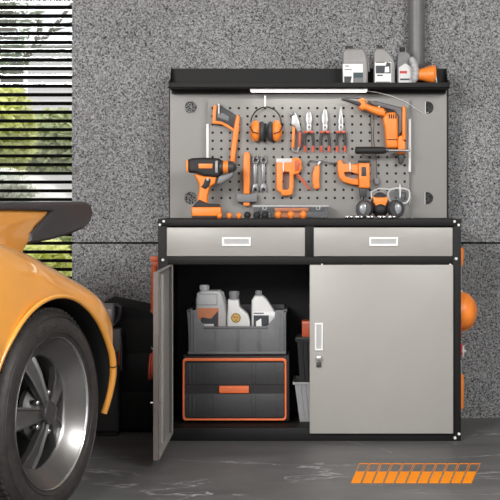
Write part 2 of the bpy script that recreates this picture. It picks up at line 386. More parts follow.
# right door, closed
b = B(); b.box(fx(309.6), fx(452.8), -.018, -.001, fz(433), fz(264.6), .003); dr = b.build('door', 'grey', wb); dr['label'] = 'closed grey right door'
def door_handle(door, xa, xb, z0, z1, y0, sgn=1):
    g = .007
    o = [(xa, z0), (xb, z0), (xb, z1), (xa, z1)]; i = [(xa + g, z0 + g), (xb - g, z0 + g), (xb - g, z1 - g), (xa + g, z1 - g)]
    b = B(); b.ring(o, i, y0 - .007, y0, .002); b.build('door_handle', 'white', door)
    b = B(); b.box(i[0][0], i[1][0], y0 - .0025, y0, i[0][1], i[2][1]); b.build('pull_recess', 'pale', door)
door_handle(dr, fx(314.6), fx(323), fz(350), fz(322.5), -.018)
b = B(); b.cyl((fx(318.8), -.018, fz(357.5)), (fx(318.8), -.034, fz(357.5)), .0115, .0105, 20, .002); b.box(fx(318.8) - .012, fx(318.8) + .011, -.030, -.022, fz(359), fz(356))
b.build('lock', 'chrome', dr)
b = B(); b.box(fx(316.4), fx(321), -.026, -.018, fz(366.5), fz(361.5), .002); b.build('lock_tag', 'char', dr)
for x in (322, 450):
    b = B(); b.cyl((fx(x), -.016, fz(264.3)), (fx(x), -.004, fz(264.3)), .0035, seg=8); b.build('door_bumper', 'white', dr)
# left door, open at a right angle towards the viewer
zt, zb_ = fz(264.6), fz(433); L = .578
b = B()
x0, x1 = fx(168.6) , fx(168.6) + .003
b.box(x0, x1, -L, -.003, zb_, zt)
b.box(x0, x0 + .019, -L, -L + .003, zb_, zt); b.box(x0, x0 + .017, -.006, -.003, zb_, zt)
b.box(x0, x0 + .019, -L, -.003, zt - .003, zt); b.box(x0, x0 + .019, -L, -.003, zb_, zb_ + .003)
b.box(x0 + .016, x0 + .019, -L, -L + .03, zb_, zt); b.box(x0 + .016, x0 + .019, -.03, -.003, zb_, zt)
dl = b.build('door', 'grey', wb, 30); dl['label'] = 'open grey left door seen edge on'
b = B(); b.box(x0 - .0015, x0 + .018, -L - .0015, -L, zb_, zt); b.build('door_edge', 'edge', dl)
b = B(); b.box(x0 + .003, x0 + .013, -L * .62, -L * .5, zb_ + .02, zt - .02, .003); b.build('stiffener', 'grey', dl)
b = B(); b.cyl((x0 - .016, -L + .04, fz(383)), (x0 + .02, -L + .04, fz(383)), .004, seg=12); b.build('lock', 'chrome', dl)
for z in (fz(270), fz(427)):
    b = B(); b.cyl((x0 + .014, -.012, z - .018), (x0 + .014, -.012, z + .018), .005, seg=12); b.build('hinge', 'steel', dl)
for (px, py) in ((163.8, 221.3), (159.9, 224.8), (162.8, 260), (454.5, 221.5), (458.6, 225), (456.2, 258.7), (455, 438), (459, 434), (160.2, 434)):
    b = B(); b.cyl((fx(px), 0.001, fz(py)), (fx(px), -.0065, fz(py)), .0068, .0048, 12, .0015); b.build('bolt', 'white', wb)
# back panel with cable holes
PY = 0.43
def pz(p): return at(0, p, PY).z
def pX(p): return at(p, 0, PY).x
zpb, zpt = ZT, at(0, 86, .42).z
def rounded_hole(cx, cz, r, n=32): return [(cx + r * math.cos(2 * PI * k / n), cz + r * math.sin(2 * PI * k / n)) for k in range(n)]
b = B(); b.box(pX(170), pX(447.5), PY, PY + .012, zpb, zpt)
panel = b.build('back_panel', 'panel', wb, 0)
b = B()
holes = [(190.7, 107.3), (190.6, 198), (427.4, 107.6), (427, 198.2)]
for hx, hy in holes:
    c = at(hx, hy, PY); b.cyl((c.x, PY - .05, c.z), (c.x, PY + .05, c.z), .027, seg=40)
cut = b.build('cutter', 'panel', None, 0)
def boolean(o, cutter):
    md = o.modifiers.new('b', 'BOOLEAN'); md.object = cutter; md.operation = 'DIFFERENCE'; md.solver = 'EXACT'
    bpy.context.view_layer.update()
    dg = bpy.context.evaluated_depsgraph_get()
    me = bpy.data.meshes.new_from_object(o.evaluated_get(dg)); o.modifiers.clear(); o.data = me
    bpy.data.objects.remove(cutter)
boolean(panel, cut)
for hx, hy in holes[:2]:
    c = at(hx, hy, PY); b = B(); b.cyl((c.x, PY + .003, c.z), (c.x, PY + .010, c.z), .0275, seg=40); o = b.build('hole_wall_disc', 'speckle', wb, 0); o['label'] = 'speckled round vent disc'  # added disc, its speckle imitates the lit wall through the hole
for hx, hy in holes[2:]:
    c = at(hx, hy, PY); n = 16; a0 = math.acos(-.32)
    pts = [(c.x + .0275 * math.cos(a0 + (2 * PI - 2 * a0) * k / n), c.z + .0275 * math.sin(a0 + (2 * PI - 2 * a0) * k / n)) for k in range(n + 1)]
    b = B(); b.prism(pts, PY + .0002, PY + .004); b.build('hole_cover', 'panel', wb)
    xx = c.x - .0275 * .32
    b = B(); b.box(xx - .001, xx + .001, PY - .003, PY + .004, c.z - .026, c.z + .026); b.build('cover_edge', 'white', wb)
    b = B(); b.cyl((c.x, PY + .005, c.z), (c.x, PY + .011, c.z), .0275, seg=40); o = b.build('hole_wall_disc', 'dspeckle', wb, 0); o['label'] = 'dark disc standing in for shaded wall behind the half covered hole'  # added disc in a darker copy, imitating the wall in shade
# posts behind the panel, upper shelf
b = B(); b.box(pX(170), pX(170) + .02, PY + .012, .45, ZT, zpt); b.box(pX(447.5) - .003, pX(447.5) + .004, PY - .004, .45, ZT, zpt)
b.box(pX(170) - .004, pX(170), PY - .002, .45, ZT, zpt); b.build('upright', 'black', wb)
SZ = 1.452; SF = .31
xa, xb = at(168.4, 0, SF).x, at(449.6, 0, SF).x
b = B()
b.box(xa, xb, SF, .45, SZ - .003, SZ); b.box(xa, xb, SF, SF + .003, SZ - .004, SZ + .021, .001)
b.box(xa, xb, .447, .45, SZ, at(0, 68.5, .447).z)
zt2 = at(0, 68.5, .447).z
for x in (xa, xb - .003):
    b.prism([(SF, SZ), (.45, SZ), (.45, zt2), (.42, zt2), (.40, SZ + .045), (.34, SZ + .03), (SF, SZ + .021)], x, x + .003, axis='x')
b.box(xa + .005, xb - .005, .40, .428, SZ - .018, SZ - .003)
b.build('shelf', 'black', wb, 30)
lx0, lx1 = at(250, 0, .34).x, at(367.5, 0, .34).x
b = B(); b.box(lx0, lx1, .325, .365, SZ - .0135, SZ - .003, .002); led = b.build('light_strip', 'white', wb)
b = B(); b.box(lx0 + .004, lx1 - .004, .324, .362, SZ - .0165, SZ - .0135, .001); b.build('diffuser', 'led', led)
b = B()
b.tube([at(367, 91, .36), at(377, 92.4, .37), at(392, 96, .385), at(406, 102, .388), at(417, 109, .41), at(424, 114, .428), at(429, 112, .437), at(432, 109, .46)], .0013, 8); b.build('power_cord', 'white', led)
# pegboard
BY = .395
cols, rows = 23, 12
cpx, cpy, px0, py0 = 8.73, 8.17, 212.6, 108.1
s_x = cpx * (BY + CAMD) / F; s_z = cpy * (BY + CAMD) / F
o0 = at(px0, py0, BY)
b = B(); bm = b.bm; r = .0058
def quad_ring(cx, cz):
    out = [(1, 0), (1, 1), (0, 1), (-1, 1), (-1, 0), (-1, -1), (0, -1), (1, -1)]
    O = [(cx + a * s_x / 2, cz + c * s_z / 2) for a, c in out]; I = [(cx + r * math.cos(PI / 4 * k), cz + r * math.sin(PI / 4 * k)) for k in range(8)]
    of = [bm.verts.new((x, BY, z)) for x, z in O]; inn = [bm.verts.new((x, BY, z)) for x, z in I]; ib = [bm.verts.new((x, BY + .004, z)) for x, z in I]
    for k in range(8):
        j = (k + 1) % 8
        bm.faces.new((of[k], inn[k], inn[j], of[j])); bm.faces.new((inn[k], ib[k], ib[j], inn[j]))
for i in range(cols):
    for j in range(rows): quad_ring(o0.x + i * s_x, o0.z - j * s_z)
bmesh.ops.remove_doubles(bm, verts=bm.verts[:], dist=1e-5)
bx0, bx1 = o0.x - s_x / 2, o0.x + (cols - .5) * s_x
bz1, bz0 = o0.z + s_z / 2, o0.z - (rows - .5) * s_z
top = at(0, 99, BY).z
b.box(bx0, bx1, BY, BY + .004, bz1, top)
b.box(bx0, bx1, BY, BY + .004, ZT, bz0)
b.build('pegboard', 'panel', wb, 0)
b = B(); b.box(bx0 + .003, bx1 - .003, BY + .006, PY - .001, bz0 + .002, top - .003); b.build('hole_shade_sheet', 'pitch', wb, 0)  # pitch black sheet added so the peg holes read as deep shade
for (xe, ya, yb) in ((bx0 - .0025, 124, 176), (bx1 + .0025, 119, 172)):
    b = B(); b.box(xe - .0055, xe + .0055, BY - .008, PY, at(0, yb, BY).z, at(0, ya, BY).z, .001); b.build('edge_glint_bar', 'white', wb)  # white bars put in for bright reflections along the board's edges

# ------------------------------------------------------------------ things on the pegboard
TY = .360     # front plane of the hung tools
def hook(px, pya, pyb, label):
    a, c = at(px, pya, BY), at(px, pyb, BY)
    b = B(); b.tube([(a.x, BY + .006, a.z), (a.x, BY - .012, a.z), (a.x, BY - .05, a.z - .004), (a.x, BY - .054, c.z), (a.x, BY - .052, c.z - .002)], .0034, 8)
    tag(b.build('peg_hook', 'white'), label, 'hook', 'white hooks on the pegboard')
hook(219.5, 104, 114, 'white peg hook holding the hatchet head')
hook(265.3, 96.5, 107, 'white peg hook above the orange ear muffs')
hook(378.5, 105, 115, 'white peg hook over the body of the large orange drill')
hook(283.5, 162, 171, 'white peg hook on the orange staple gun')
hook(349.6, 163, 171, 'white peg hook on the tool with the dark cylinder')

# hatchet
h = thing('hatchet', 'orange hatchet with dark grey head hanging top left on pegboard', 'hatchet', at(225, 155, .385))
b = B(); b.px([(216, 105.5), (221, 105.8), (232, 112.5), (236.5, 115.5), (233.5, 128.5), (229, 125.8), (222, 123), (214.5, 122)], TY, .022, .004); b.build('head', 'char', h)
b = B(); b.px([(213.2, 105), (216.8, 105.4), (215.6, 120.6), (221, 121.4), (228, 124.6), (233.6, 128.6), (233.4, 131.4), (228, 128), (221, 124.2), (212, 123.6)], TY - .004, .03, .003); b.build('edge_guard', 'orange', h)
b = B(); b.px([(236.2, 114.6), (239.6, 116), (239, 130), (237.2, 142), (235.6, 155), (234.6, 166), (229.6, 166), (230.6, 150), (233, 132), (234.2, 124)], TY - .006, .032, .006, 3); b.build('handle', 'orange', h)
b = B(); b.px([(218, 112), (224, 113.5), (229, 117), (228, 121), (222, 119), (217.5, 117)], TY - .002, .004, .001); b.build('side_plate', 'mid', h)
# ear muffs
h = thing('ear_muffs', 'orange ear muffs with thin black headband hung on pegboard', 'ear muffs', at(266, 142, .37))
b = B()
pts = [at(266 + 15.3 * math.cos(a) * (1 if math.sin(a) > 0 else 1), 124 - 17 * math.sin(a), .365) for a in [PI * k / 20 - .1 + .2 * (k / 20 - .0) * 0 for k in range(21)]]
b.tube(pts, .0028, 8, flat=2.5); b.build('headband', 'rubber', h)
for sgn, px in ((-1, 255.6), (1, 276.6)):
    c = at(px, 131, .362)
    b = B(); b.ball(c, .001, (24, 30, 46), 24, 16); cu = b.build('ear_cup', 'orange', h)
    c2 = at(px - sgn * 6.2, 131.5, .362); b = B(); b.ball(c2, .001, (17, 28, 44), 20, 14); b.build('cushion', 'char', cu)
    b = B(); b.tube([at(px + sgn * 6, 126, .334), at(px + sgn * 3, 132, .33), at(px - sgn * 3, 133.5, .332)], .0025, 8); b.build('wire_arm', 'rubber', cu)
# pruner / bolt cutter style shears
h = thing('pruning_shears', 'short shears with bright jaws and orange grips left of pliers', 'shears', at(296, 152, .385))
b = B(); b.px([(290.5, 113), (293.5, 111.3), (296.5, 114), (299.5, 122), (301, 131), (297.5, 132.2), (294.5, 126), (291, 124), (292, 118)], TY + .006, .014, .003); b.build('jaw', 'steel', h)
b = B(); b.px([(290.3, 111.5), (294.2, 111.3), (295, 114.5), (291, 117)], TY + .003, .016, .002); b.build('blade_tip', 'dsteel', h)
b = B(); b.px([(292.3, 126), (295.3, 127.5), (294.4, 148), (291.4, 148)], TY + .004, .018, .004); b.build('grip', 'orange', h)
b = B(); b.px([(298.6, 132), (301.3, 132), (300.8, 146), (298.4, 147)], TY + .004, .018, .004); b.build('grip', 'coral', h)
b = B(); b.tube([at(291.5, 147, TY + .012), at(293, 151, TY + .012), at(297, 152, TY + .012), at(299.5, 147, TY + .012)], .005, 8); b.build('catch', 'steel', h)
# pliers
def pliers(cx, jaw, label):
    h = thing('pliers', label, 'pliers', at(cx, 152.5, .385), 'pliers in a row on the pegboard')
    for s_ in (-1, 1):
        b = B(); b.px([(cx + s_ * .35, jaw[0][1])] + [(cx + s_ * a, c) for a, c in jaw] + [(cx + s_ * .25, 128)], TY + .008, .012, .002); b.build('jaw', 'steel', h)
    b = B(); b.px([(cx - 2.2, 124), (cx + 2.2, 124), (cx + 2.4, 131.5), (cx - 2.4, 131.5)], TY + .006, .016, .002)
    b.build('joint', 'steel', h); c = at(cx, 127, TY)
    b = B(); b.cyl((c.x, TY + .002, c.z), (c.x, TY + .01, c.z), .005, seg=14); b.build('pivot', 'dsteel', h)
    for s_ in (-1, 1):
        b = B(); b.px([(cx + s_ * .4, 131), (cx + s_ * 4, 130.8), (cx + s_ * 5.2, 131.6), (cx + s_ * 5, 133), (cx + s_ * .6, 133.2)], TY + .002, .024, .003)
        g = b.build('grip_collar', 'coral', h)
        b = B(); b.tube([at(cx + s_ * 3, 133, TY + .014), at(cx + s_ * 4.2, 139, TY + .014), at(cx + s_ * 4.2, 146, TY + .014)], [.0075, .0062, .0062], 10); g2 = b.build('handle', 'char', h)
        b = B(); b.tube([at(cx + s_ * 4.2, 144, TY + .014), at(cx + s_ * 4.1, 148, TY + .014), at(cx + s_ * 3.7, 152, TY + .014)], [.0058, .0066, .0055], 10); b.build('grip_end', 'coral', g2)
pliers(309, [(1.2, 112), (2.6, 114.5), (3.4, 120), (2.2, 123), (2.6, 125)], 'pliers with short blunt jaws, next to the shears')
pliers(325, [(.9, 109), (2.2, 113), (3.3, 120), (2.2, 123), (2.6, 126)], 'pliers with medium tapered jaws, middle of the three')
pliers(341, [(.5, 106.5), (1.1, 112), (2.4, 121), (2.0, 124), (2.6, 126)], 'pliers with long thin needle jaws, nearest the large drill')
# large corded drill
h = thing('power_drill', 'large orange corded drill hanging nose left at the pegboard right', 'drill', at(385, 165, .385))
b = B()
A_, B_ = at(341.5, 97.8, .335), at(360.5, 103, .335)
b.tube([at(341.5, 99.2, .335), at(346, 100, .335), at(353, 102, .335), at(361, 104.6, .335)], [.004, .007, .009, .011], 14); b.build('nozzle', 'char', h)
b = B(); b.tube([at(342, 97.8, .35), at(352, 97.6, .35), at(362, 98.6, .35)], .0035, 8); b.build('guide_rod', 'char', h)
b = B(); b.px([(359, 99.5), (362.5, 97.8), (366, 99.5), (366.4, 103), (371, 105.2), (384, 108), (386, 111), (385.5, 116.5), (377, 114.8), (365.4, 109.6), (361.5, 110.4), (358.4, 107.6)], TY - .035, .06, .012, 4); b.build('barrel', 'orange', h)
b = B(); b.px([(384.5, 115), (388, 112.4), (395, 112), (398, 115.5), (398.4, 146), (396.5, 148), (387, 148), (386, 144), (385, 128), (383, 119)], TY - .035, .07, .012, 4); mo = b.build('motor_housing', 'orange', h)
for i in range(4):
    b = B(); b.px([(388.8 + i * 2.2, 114.2), (389.9 + i * 2.2, 114.2), (389.9 + i * 2.2, 118.5), (388.8 + i * 2.2, 118.5)], TY - .0365, .004, 0); b.build('vent', 'pitch', mo)
b = B(); b.px([(387, 139.2), (397.6, 139.2), (397.6, 140), (387, 140)], TY - .0362, .004, 0); b.build('seam', 'pitch', mo)
b = B(); b.px([(368, 100.5), (377, 101), (402, 107.5), (402.5, 113), (402, 132), (398, 136), (398, 116), (394, 110.5), (372, 104.6)], TY - .02, .045, .008, 3); b.build('top_grip', 'tray', h)
b = B(); b.px([(402.2, 107), (404.3, 105.4), (406, 108), (406, 140), (402.4, 140), (402, 125)], TY - .025, .05, .006, 3); b.build('rear_grip', 'orange', h)
b = B(); b.px([(398.2, 137.5), (399.8, 135.4), (403, 135.4), (403.4, 140), (406, 142), (405.6, 154), (397.8, 154)], TY - .03, .055, .007, 3); b.build('trigger_block', 'orange', h)
b = B(); b.px([(398.4, 154), (405, 154), (404, 161), (401.5, 165), (399.2, 163)], TY - .02, .04, .007); b.build('foot', 'char', h)
b = B()
for pts in ([(371, 110), (370.5, 120), (371.5, 135), (372, 150)], [(373.5, 112), (374, 124), (373.5, 138), (376, 156), (376.4, 168), (377, 178)]):
    b.tube([at(x, y, .378) for x, y in pts], .0016, 8)
b.build('cord', 'rubber', h)
b = B(); b.px([(374.6, 178.5), (378.6, 178), (380, 182), (378.5, 184.5), (374.8, 184)], .372, .02, .003); c = at(377.5, 184, .38); b.cyl((c.x - .006, .38, c.z), (c.x - .006, .38, c.z - .014), .002, seg=8); b.cyl((c.x + .004, .38, c.z), (c.x + .004, .38, c.z - .014), .002, seg=8); b.build('plug', 'mid', h)
# screwdriver lying across its hooks
h = thing('screwdriver', 'big screwdriver with black grip lying level under the large drill', 'screwdriver', at(380, 155, .325))
b = B(); b.tube([at(355, 150.4, .305), at(356, 150.4, .305), at(370, 150.3, .305), at(383, 150.3, .305), at(386, 150.3, .305)], [.011, .0155, .0155, .0155, .012], 16); b.build('grip', 'rubber', h)
b = B(); b.cyl(at(386, 150.3, .305), at(388.5, 150.3, .305), .010, .008, 16); b.build('collar', 'dsteel', h)
b = B(); b.tube([at(388, 150.3, .305), at(404, 150.5, .305), at(408, 150.6, .305), at(410.5, 150.6, .305)], [.0048, .0048, .0062, .002], 12); b.build('shaft', 'steel', h)
for x in (362, 393):
    c = at(x, 153.5, BY); g = at(x, 154.2, .305)
    b = B(); b.tube([(c.x, BY + .006, c.z), (c.x, .30, g.z - .006), (c.x, .288, g.z - .003), (c.x, .286, g.z + .004)], .0022, 8); tag(b.build('peg_hook', 'dsteel'), 'dark steel hook under the grip of the level screwdriver' if x == 362 else 'dark steel hook under the shaft of the level screwdriver', 'hook')
# hammer
h = thing('hammer', 'orange hammer hung head down beside the two wrenches', 'hammer', at(247, 206, .385))
b = B(); b.px([(243.4, 154), (245, 152.2), (248.6, 152.2), (250, 154), (250.2, 170), (249.6, 194), (243.4, 194), (242.8, 170)], TY - .005, .03, .005, 3); b.build('handle', 'orange', h)
b = B(); b.px([(236.8, 194.2), (256.8, 194.2), (257, 202), (236.8, 202)], TY - .014, .044, .003); b.build('head', 'mid', h)
b = B(); b.px([(243, 202), (250.2, 202), (249.6, 205.5), (247, 206.4), (243.6, 205.5)], TY - .002, .024, .004); b.build('handle_end', 'orange', h)
# wrenches
def arc(cx, cy, r, a0, a1, n=14): return [(cx + r * math.cos(a0 + (a1 - a0) * k / n), cy - r * math.sin(a0 + (a1 - a0) * k / n)) for k in range(n + 1)]
def wrench(cx, label):
    h = thing('wrench', label, 'wrench', at(cx, 194, .39), 'wrenches beside the hammer')
    b = B(); b.px([(cx - 1.7, 164), (cx + 1.7, 164), (cx + 1.6, 184), (cx - 1.6, 184)], TY + .016, .010, .002); b.build('shaft', 'wsteel', h)
    b = B(); c = at(cx + .2, 160.5, TY); b.ring(rounded_hole(c.x, c.z, .0145, 20), rounded_hole(c.x, c.z, .008, 20), TY + .012, TY + .026, .002)
    b.px([(cx - 2.4, 157.5), (cx - 3, 155.5), (cx - 1.2, 156.6), (cx + 1.5, 156.6), (cx + 3.2, 155.2), (cx + 2.6, 158)], TY + .014, .012, .001); b.build('ring_end', 'wsteel', h)
    b = B(); b.px([(cx - 1.6, 183.6), (cx + 1.6, 183.6), (cx + 2.6, 186.5), (cx + 3.6, 190), (cx + 2.9, 192.6), (cx + 1.4, 190.6), (cx + .9, 188.4), (cx - .9, 188.4), (cx - 1.5, 190.6), (cx - 3.1, 192.6), (cx - 3.5, 190), (cx - 2.6, 186.5)], TY + .013, .013, .002)
    b.build('open_end', 'wsteel', h)
    c = at(cx, 159, BY); b = B(); b.tube([(c.x, BY + .006, c.z), (c.x, TY, c.z - .002), (c.x, TY - .006, c.z + .005)], .003, 8)
    tag(b.build('peg_hook', 'dsteel'), label.replace('wrench', 'dark hook holding the wrench', 1).replace('slim silver ', ''), 'hook')
wrench(255.3, 'slim silver wrench right next to the hammer'); wrench(263.5, 'slim silver wrench farther from the hammer')
# staple gun
h = thing('staple_gun', 'orange staple gun with white top plate hanging mid pegboard', 'staple gun', at(288, 196, .385))
b = B()
b.px([(275.8, 158.6), (292, 158.6), (294, 157.6), (299, 158), (301.6, 161.4), (301.8, 169), (299, 173.4), (293.8, 174.6), (293.6, 187), (292.8, 193.6), (289, 195.8), (281.5, 195.6), (280.4, 192.4), (276.2, 190)], TY - .012, .045, .007, 3)
sg = b.build('body', 'orange', h)
b = B()
c = [(282.6, 173.2), (284.4, 171.6), (289.2, 171.6), (289.6, 174), (289.4, 187.5), (288, 189.6), (283, 189.6), (282.2, 187)]
b.prism(pxs(c, TY - .012), TY - .1, TY + .1); cut = b.build('cutter', 'panel', None, 0)
off = sg.matrix_world
bpy.context.view_layer.update(); boolean(sg, cut); sg.data.shade_smooth(); sg.data.set_sharp_from_angle(angle=.6)
b = B(); b.px([(276, 158.4), (292, 158.4), (291.5, 162.5), (276, 162.5)], TY - .0145, .03, .002); b.build('top_plate', 'off', h)
b = B(); b.px([(294.5, 160.6), (298.6, 160), (300, 163), (299.4, 170), (295, 171.8)], TY - .0155, .01, .003); b.build('spring_cap', 'burnt', h)
b = B(); b.tube([at(296, 173.4, TY + .008), at(303, 181, TY + .008), at(309.6, 189.6, TY + .008)], [.006, .0055, .0045], 10); b.build('lever', 'burnt', h)
# utility knife
h = thing('folding_knife', 'curved orange folding knife hanging from a dark hook mid pegboard', 'knife', at(316, 190, .385))
b = B(); b.px([(314.6, 166), (319.6, 164.8), (320, 172), (319.4, 180), (320, 187.6), (317.4, 189.6), (313.8, 188.6), (312.4, 182), (312.4, 174)], TY + .004, .026, .006, 3); b.build('handle', 'orange', h)
b = B(); b.px([(316.8, 164.6), (320.2, 160.2), (321.8, 159.4), (321.4, 162), (319.4, 165.6)], TY + .010, .012, .002); b.build('blade', 'steel', h)
c = at(317, 188, TY); b = B(); b.cyl((c.x, TY + .001, c.z), (c.x, TY + .006, c.z), .004, seg=12); b.build('rivet', 'burnt', h)
b = B(); b.tube([at(307, 164.5, .39), at(310, 161, .386), at(316, 160.4, .37), at(324, 161, .37), at(330, 163, .375), at(338, 163.4, .39)], .0026, 8); tag(b.build('wire_hook', 'dsteel'), 'dark wire hook stretched above the orange folding knife', 'hook')
# tool with D handle and dark cylinder
h = thing('power_stapler', 'orange power tool with D handle and dark upright cylinder', 'power tool', at(358, 201, .385))
b = B(); b.px([(337.4, 162), (339, 159.6), (341.8, 160), (343.4, 163.4), (358.4, 164.4), (358.8, 185.4), (351, 184.6), (343, 182), (338.8, 177.6), (337.6, 172)], TY - .012, .045, .007, 3); jb = b.build('handle', 'orange', h)
b = B(); b.prism(pxs([(344, 172), (350, 171.6), (358.6, 174), (358, 179), (350, 178.4), (345, 176)], TY - .012), TY - .1, TY + .1); cut = b.build('cutter', 'panel', None, 0)
boolean(jb, cut); jb.data.shade_smooth(); jb.data.set_sharp_from_angle(angle=.6)
b = B(); b.px([(358.2, 163), (370, 163), (370.4, 187.5), (367, 188.6), (359, 188)], TY - .022, .06, .008, 3); b.build('body', 'orange', h)
b = B(); b.px([(361.6, 167), (366, 167), (366.4, 176), (361.4, 176)], TY - .0245, .006, .002); b.build('inset', 'char', h)
b = B(); b.px([(358.6, 160.4), (369.8, 160.4), (369.6, 163.4), (358.6, 163.4)], TY - .016, .045, .004); b.build('cap', 'rubber', h)
b = B(); b.px([(359, 188), (367, 188.4), (366.4, 197), (360, 197)], TY - .012, .036, .005); b.build('neck', 'char', h)
b = B(); c0, c1 = at(363, 196.4, TY), at(363, 200.5, TY); b.cyl((c0.x, TY + .006, c0.z), (c1.x, TY + .006, c1.z), .0105, .008, 16); b.build('nose', 'chrome', h)

# ------------------------------------------------------------------ on the worktop
GY = .25
h = thing('cordless_drill', 'orange and black cordless drill standing on its battery', 'drill', at(207, 218.4, GY))
h.location.z = ZT
b = B()
ax = at(0, 167, GY).z
def dx(p): return at(p, 0, GY).x
b.px([(187.6, 159.5), (192, 158), (204, 157.4), (219, 158.2), (221, 160), (221, 174), (218, 177.4), (204, 176.4), (196, 173.4), (189, 172.6), (187.4, 170)], GY - .03, .062, .014, 4); b.build('motor_housing', 'rubber', h)
b = B(); b.px([(198.4, 163.6), (212.6, 163.6), (212.2, 168.4), (198.6, 168.4)], GY - .0325, .01, .002); b.build('side_label', 'orange', h)
b = B(); b.px([(185.8, 160.5), (188.4, 159.4), (188.4, 172), (186, 171.6)], GY - .026, .054, .006); b.build('end_cap', 'orange', h)
b = B(); b.cyl((dx(215.6), GY, ax), (dx(218.2), GY, ax), .0385, .0395, 28, .002); b.build('torque_ring', 'pale', h)
b = B(); b.cyl((dx(218), GY, ax), (dx(223.4), GY, ax), .0285, .028, 28, .002); b.build('gear_collar', 'char', h)
b = B(); b.cyl((dx(223), GY, ax), (dx(228.4), GY, ax), .0275, .026, 28, .003); b.build('clutch_ring', 'orange', h)
b = B(); b.cyl((dx(228), GY, ax), (dx(234), GY, ax), .0255, .024, 24, .003); b.cyl((dx(234), GY, ax), (dx(236.6), GY, ax), .019, .010, 24); b.build('chuck', 'char', h)
b = B(); b.cyl((dx(236), GY, ax), (dx(239.6), GY, ax), .0045, seg=10); b.build('bit', 'chrome', h)
b = B(); b.px([(218.6, 176.4), (229, 173.4), (233, 171.4), (233, 176), (228, 180), (221, 184), (216.4, 184)], GY - .028, .05, .006); b.build('side_clip', 'mid', h)
b = B(); b.px([(193.6, 173.6), (204, 175.8), (216.6, 176.8), (215, 183.6), (210, 187), (207.6, 196), (207.8, 205.4), (198.4, 206.4), (196.8, 200), (198.8, 190), (198.6, 184), (195.4, 178)], GY - .022, .046, .012, 4); b.build('grip', 'orange', h)
b = B(); b.px([(205, 178.4), (210.4, 178.4), (211, 181.4), (209, 186.6), (205.4, 189.6), (200.4, 187), (203, 184)], GY - .026, .052, .006); tr = b.build('trigger_guard', 'rubber', h)
c = at(208, 179.4, GY); b = B(); b.cyl((c.x, GY - .031, c.z), (c.x, GY - .02, c.z), .006, seg=12); b.build('button', 'pale', tr)
b = B(); b.px([(195.6, 202.5), (199.4, 199.6), (208, 203.6), (219, 204.4), (220.6, 207.6), (191.6, 207.6)], GY - .034, .07, .006); b.build('battery_mount', 'rubber', h)
b = B(); b.px([(191, 207), (220.4, 207), (221.2, 210), (221, 216.4), (191.4, 216.4)], GY - .04, .082, .008, 3); b.build('battery', 'orange', h)
b = B(); b.px([(192, 216.2), (220.6, 216.2), (220.6, 218.2), (192, 218.2)], GY - .036, .074, .001); b.build('battery_foot', 'rubber', h)
def ground_ball(px, Y, r, m, name, label, cat, grp):
    x = at(px, 0, Y).x
    t = thing(name, label, cat, (x, Y, ZT), grp)
    b = B(); b.ball((x, Y, ZT + r), r, u=20, v=14); b.build('knob', m, t)
    b = B(); b.lathe([(r * .55, 0), (r * .62, .002), (r * .5, .007)], (x, Y, ZT), seg=16); b.build('base', 'char' if m == 'rubber' else 'burnt', t)
    return t
for px, l in ((219.4, 'small orange ball knob right against the drill battery'), (229.4, 'small orange ball knob midway between drill and black balls'), (238.8, 'small orange ball knob closest to the black ball knobs')):
    ground_ball(px, .17, .0125, 'orange', 'ball_knob', l, 'ball', 'orange balls on the worktop')
for px, l in ((247.4, 'black ball knob closest to the orange balls on worktop'), (256.8, 'black ball knob in the middle of the black trio'), (264.8, 'black ball knob touching the clear organiser on worktop')):
    ground_ball(px, .16, .0145, 'rubber', 'ball_knob', l, 'ball', 'black balls on the worktop')
# clear organiser with orange tray
OYY = .27
h = thing('organizer_box', 'long clear lidded organizer holding an orange tray on worktop', 'box', at(291, 218, OYY)); h.location.z = ZT
xa, xb = at(253.6, 0, OYY).x, at(328, 0, OYY).x; zt = at(0, 207, OYY).z
b = B()
for (p, q, r_, s_) in ((xa, xb, OYY, OYY + .002), (xa, xb, OYY + .088, OYY + .09), (xa, xa + .002, OYY, OYY + .09), (xb - .002, xb, OYY, OYY + .09)): b.box(p, q, r_, s_, ZT + .002, zt)
b.box(xa, xb, OYY, OYY + .09, ZT, ZT + .002); b.build('box_body', 'clear', h, 0)
b = B(); b.box(xa - .004, xb + .004, OYY - .004, OYY + .094, zt, zt + .008, .002); lid = b.build('lid', 'pale', h)
for px in (264.6, 318):
    x = at(px, 0, OYY).x; b = B(); b.box(x - .009, x + .009, OYY - .008, OYY - .004, zt - .012, zt + .007, .001); lt = b.build('latch', 'pale', lid)
    b = B(); b.box(x - .005, x + .005, OYY - .009, OYY - .0075, zt - .008, zt); b.build('latch_slot', 'char', lt)
x0, x1 = at(274.5, 0, OYY + .01).x, at(308.5, 0, OYY + .01).x
b = B(); b.box(x0, x1, OYY + .004, OYY + .07, zt - .018, zt - .003, .003); b.box(x0 + .01, x1 - .01, OYY + .03, OYY + .07, ZT + .003, zt - .01); b.build('tray', 'orange', h)
b = B(); b.box(xb - .09, xb - .008, OYY + .02, OYY + .08, ZT + .002, ZT + .028, .003); b.box(xa + .008, xa + .07, OYY + .03, OYY + .08, ZT + .002, ZT + .025, .003); b.build('compartment', 'tray', h)
for px, l in ((278, 'orange ball standing left in front of the organizer tray'), (290.6, 'orange ball standing at the centre of the organizer front'), (303.2, 'orange ball standing right in front of the organizer tray')):
    ground_ball(px, .225, .0155, 'orange', 'ball_knob', l, 'ball', 'orange balls in front of the organizer')
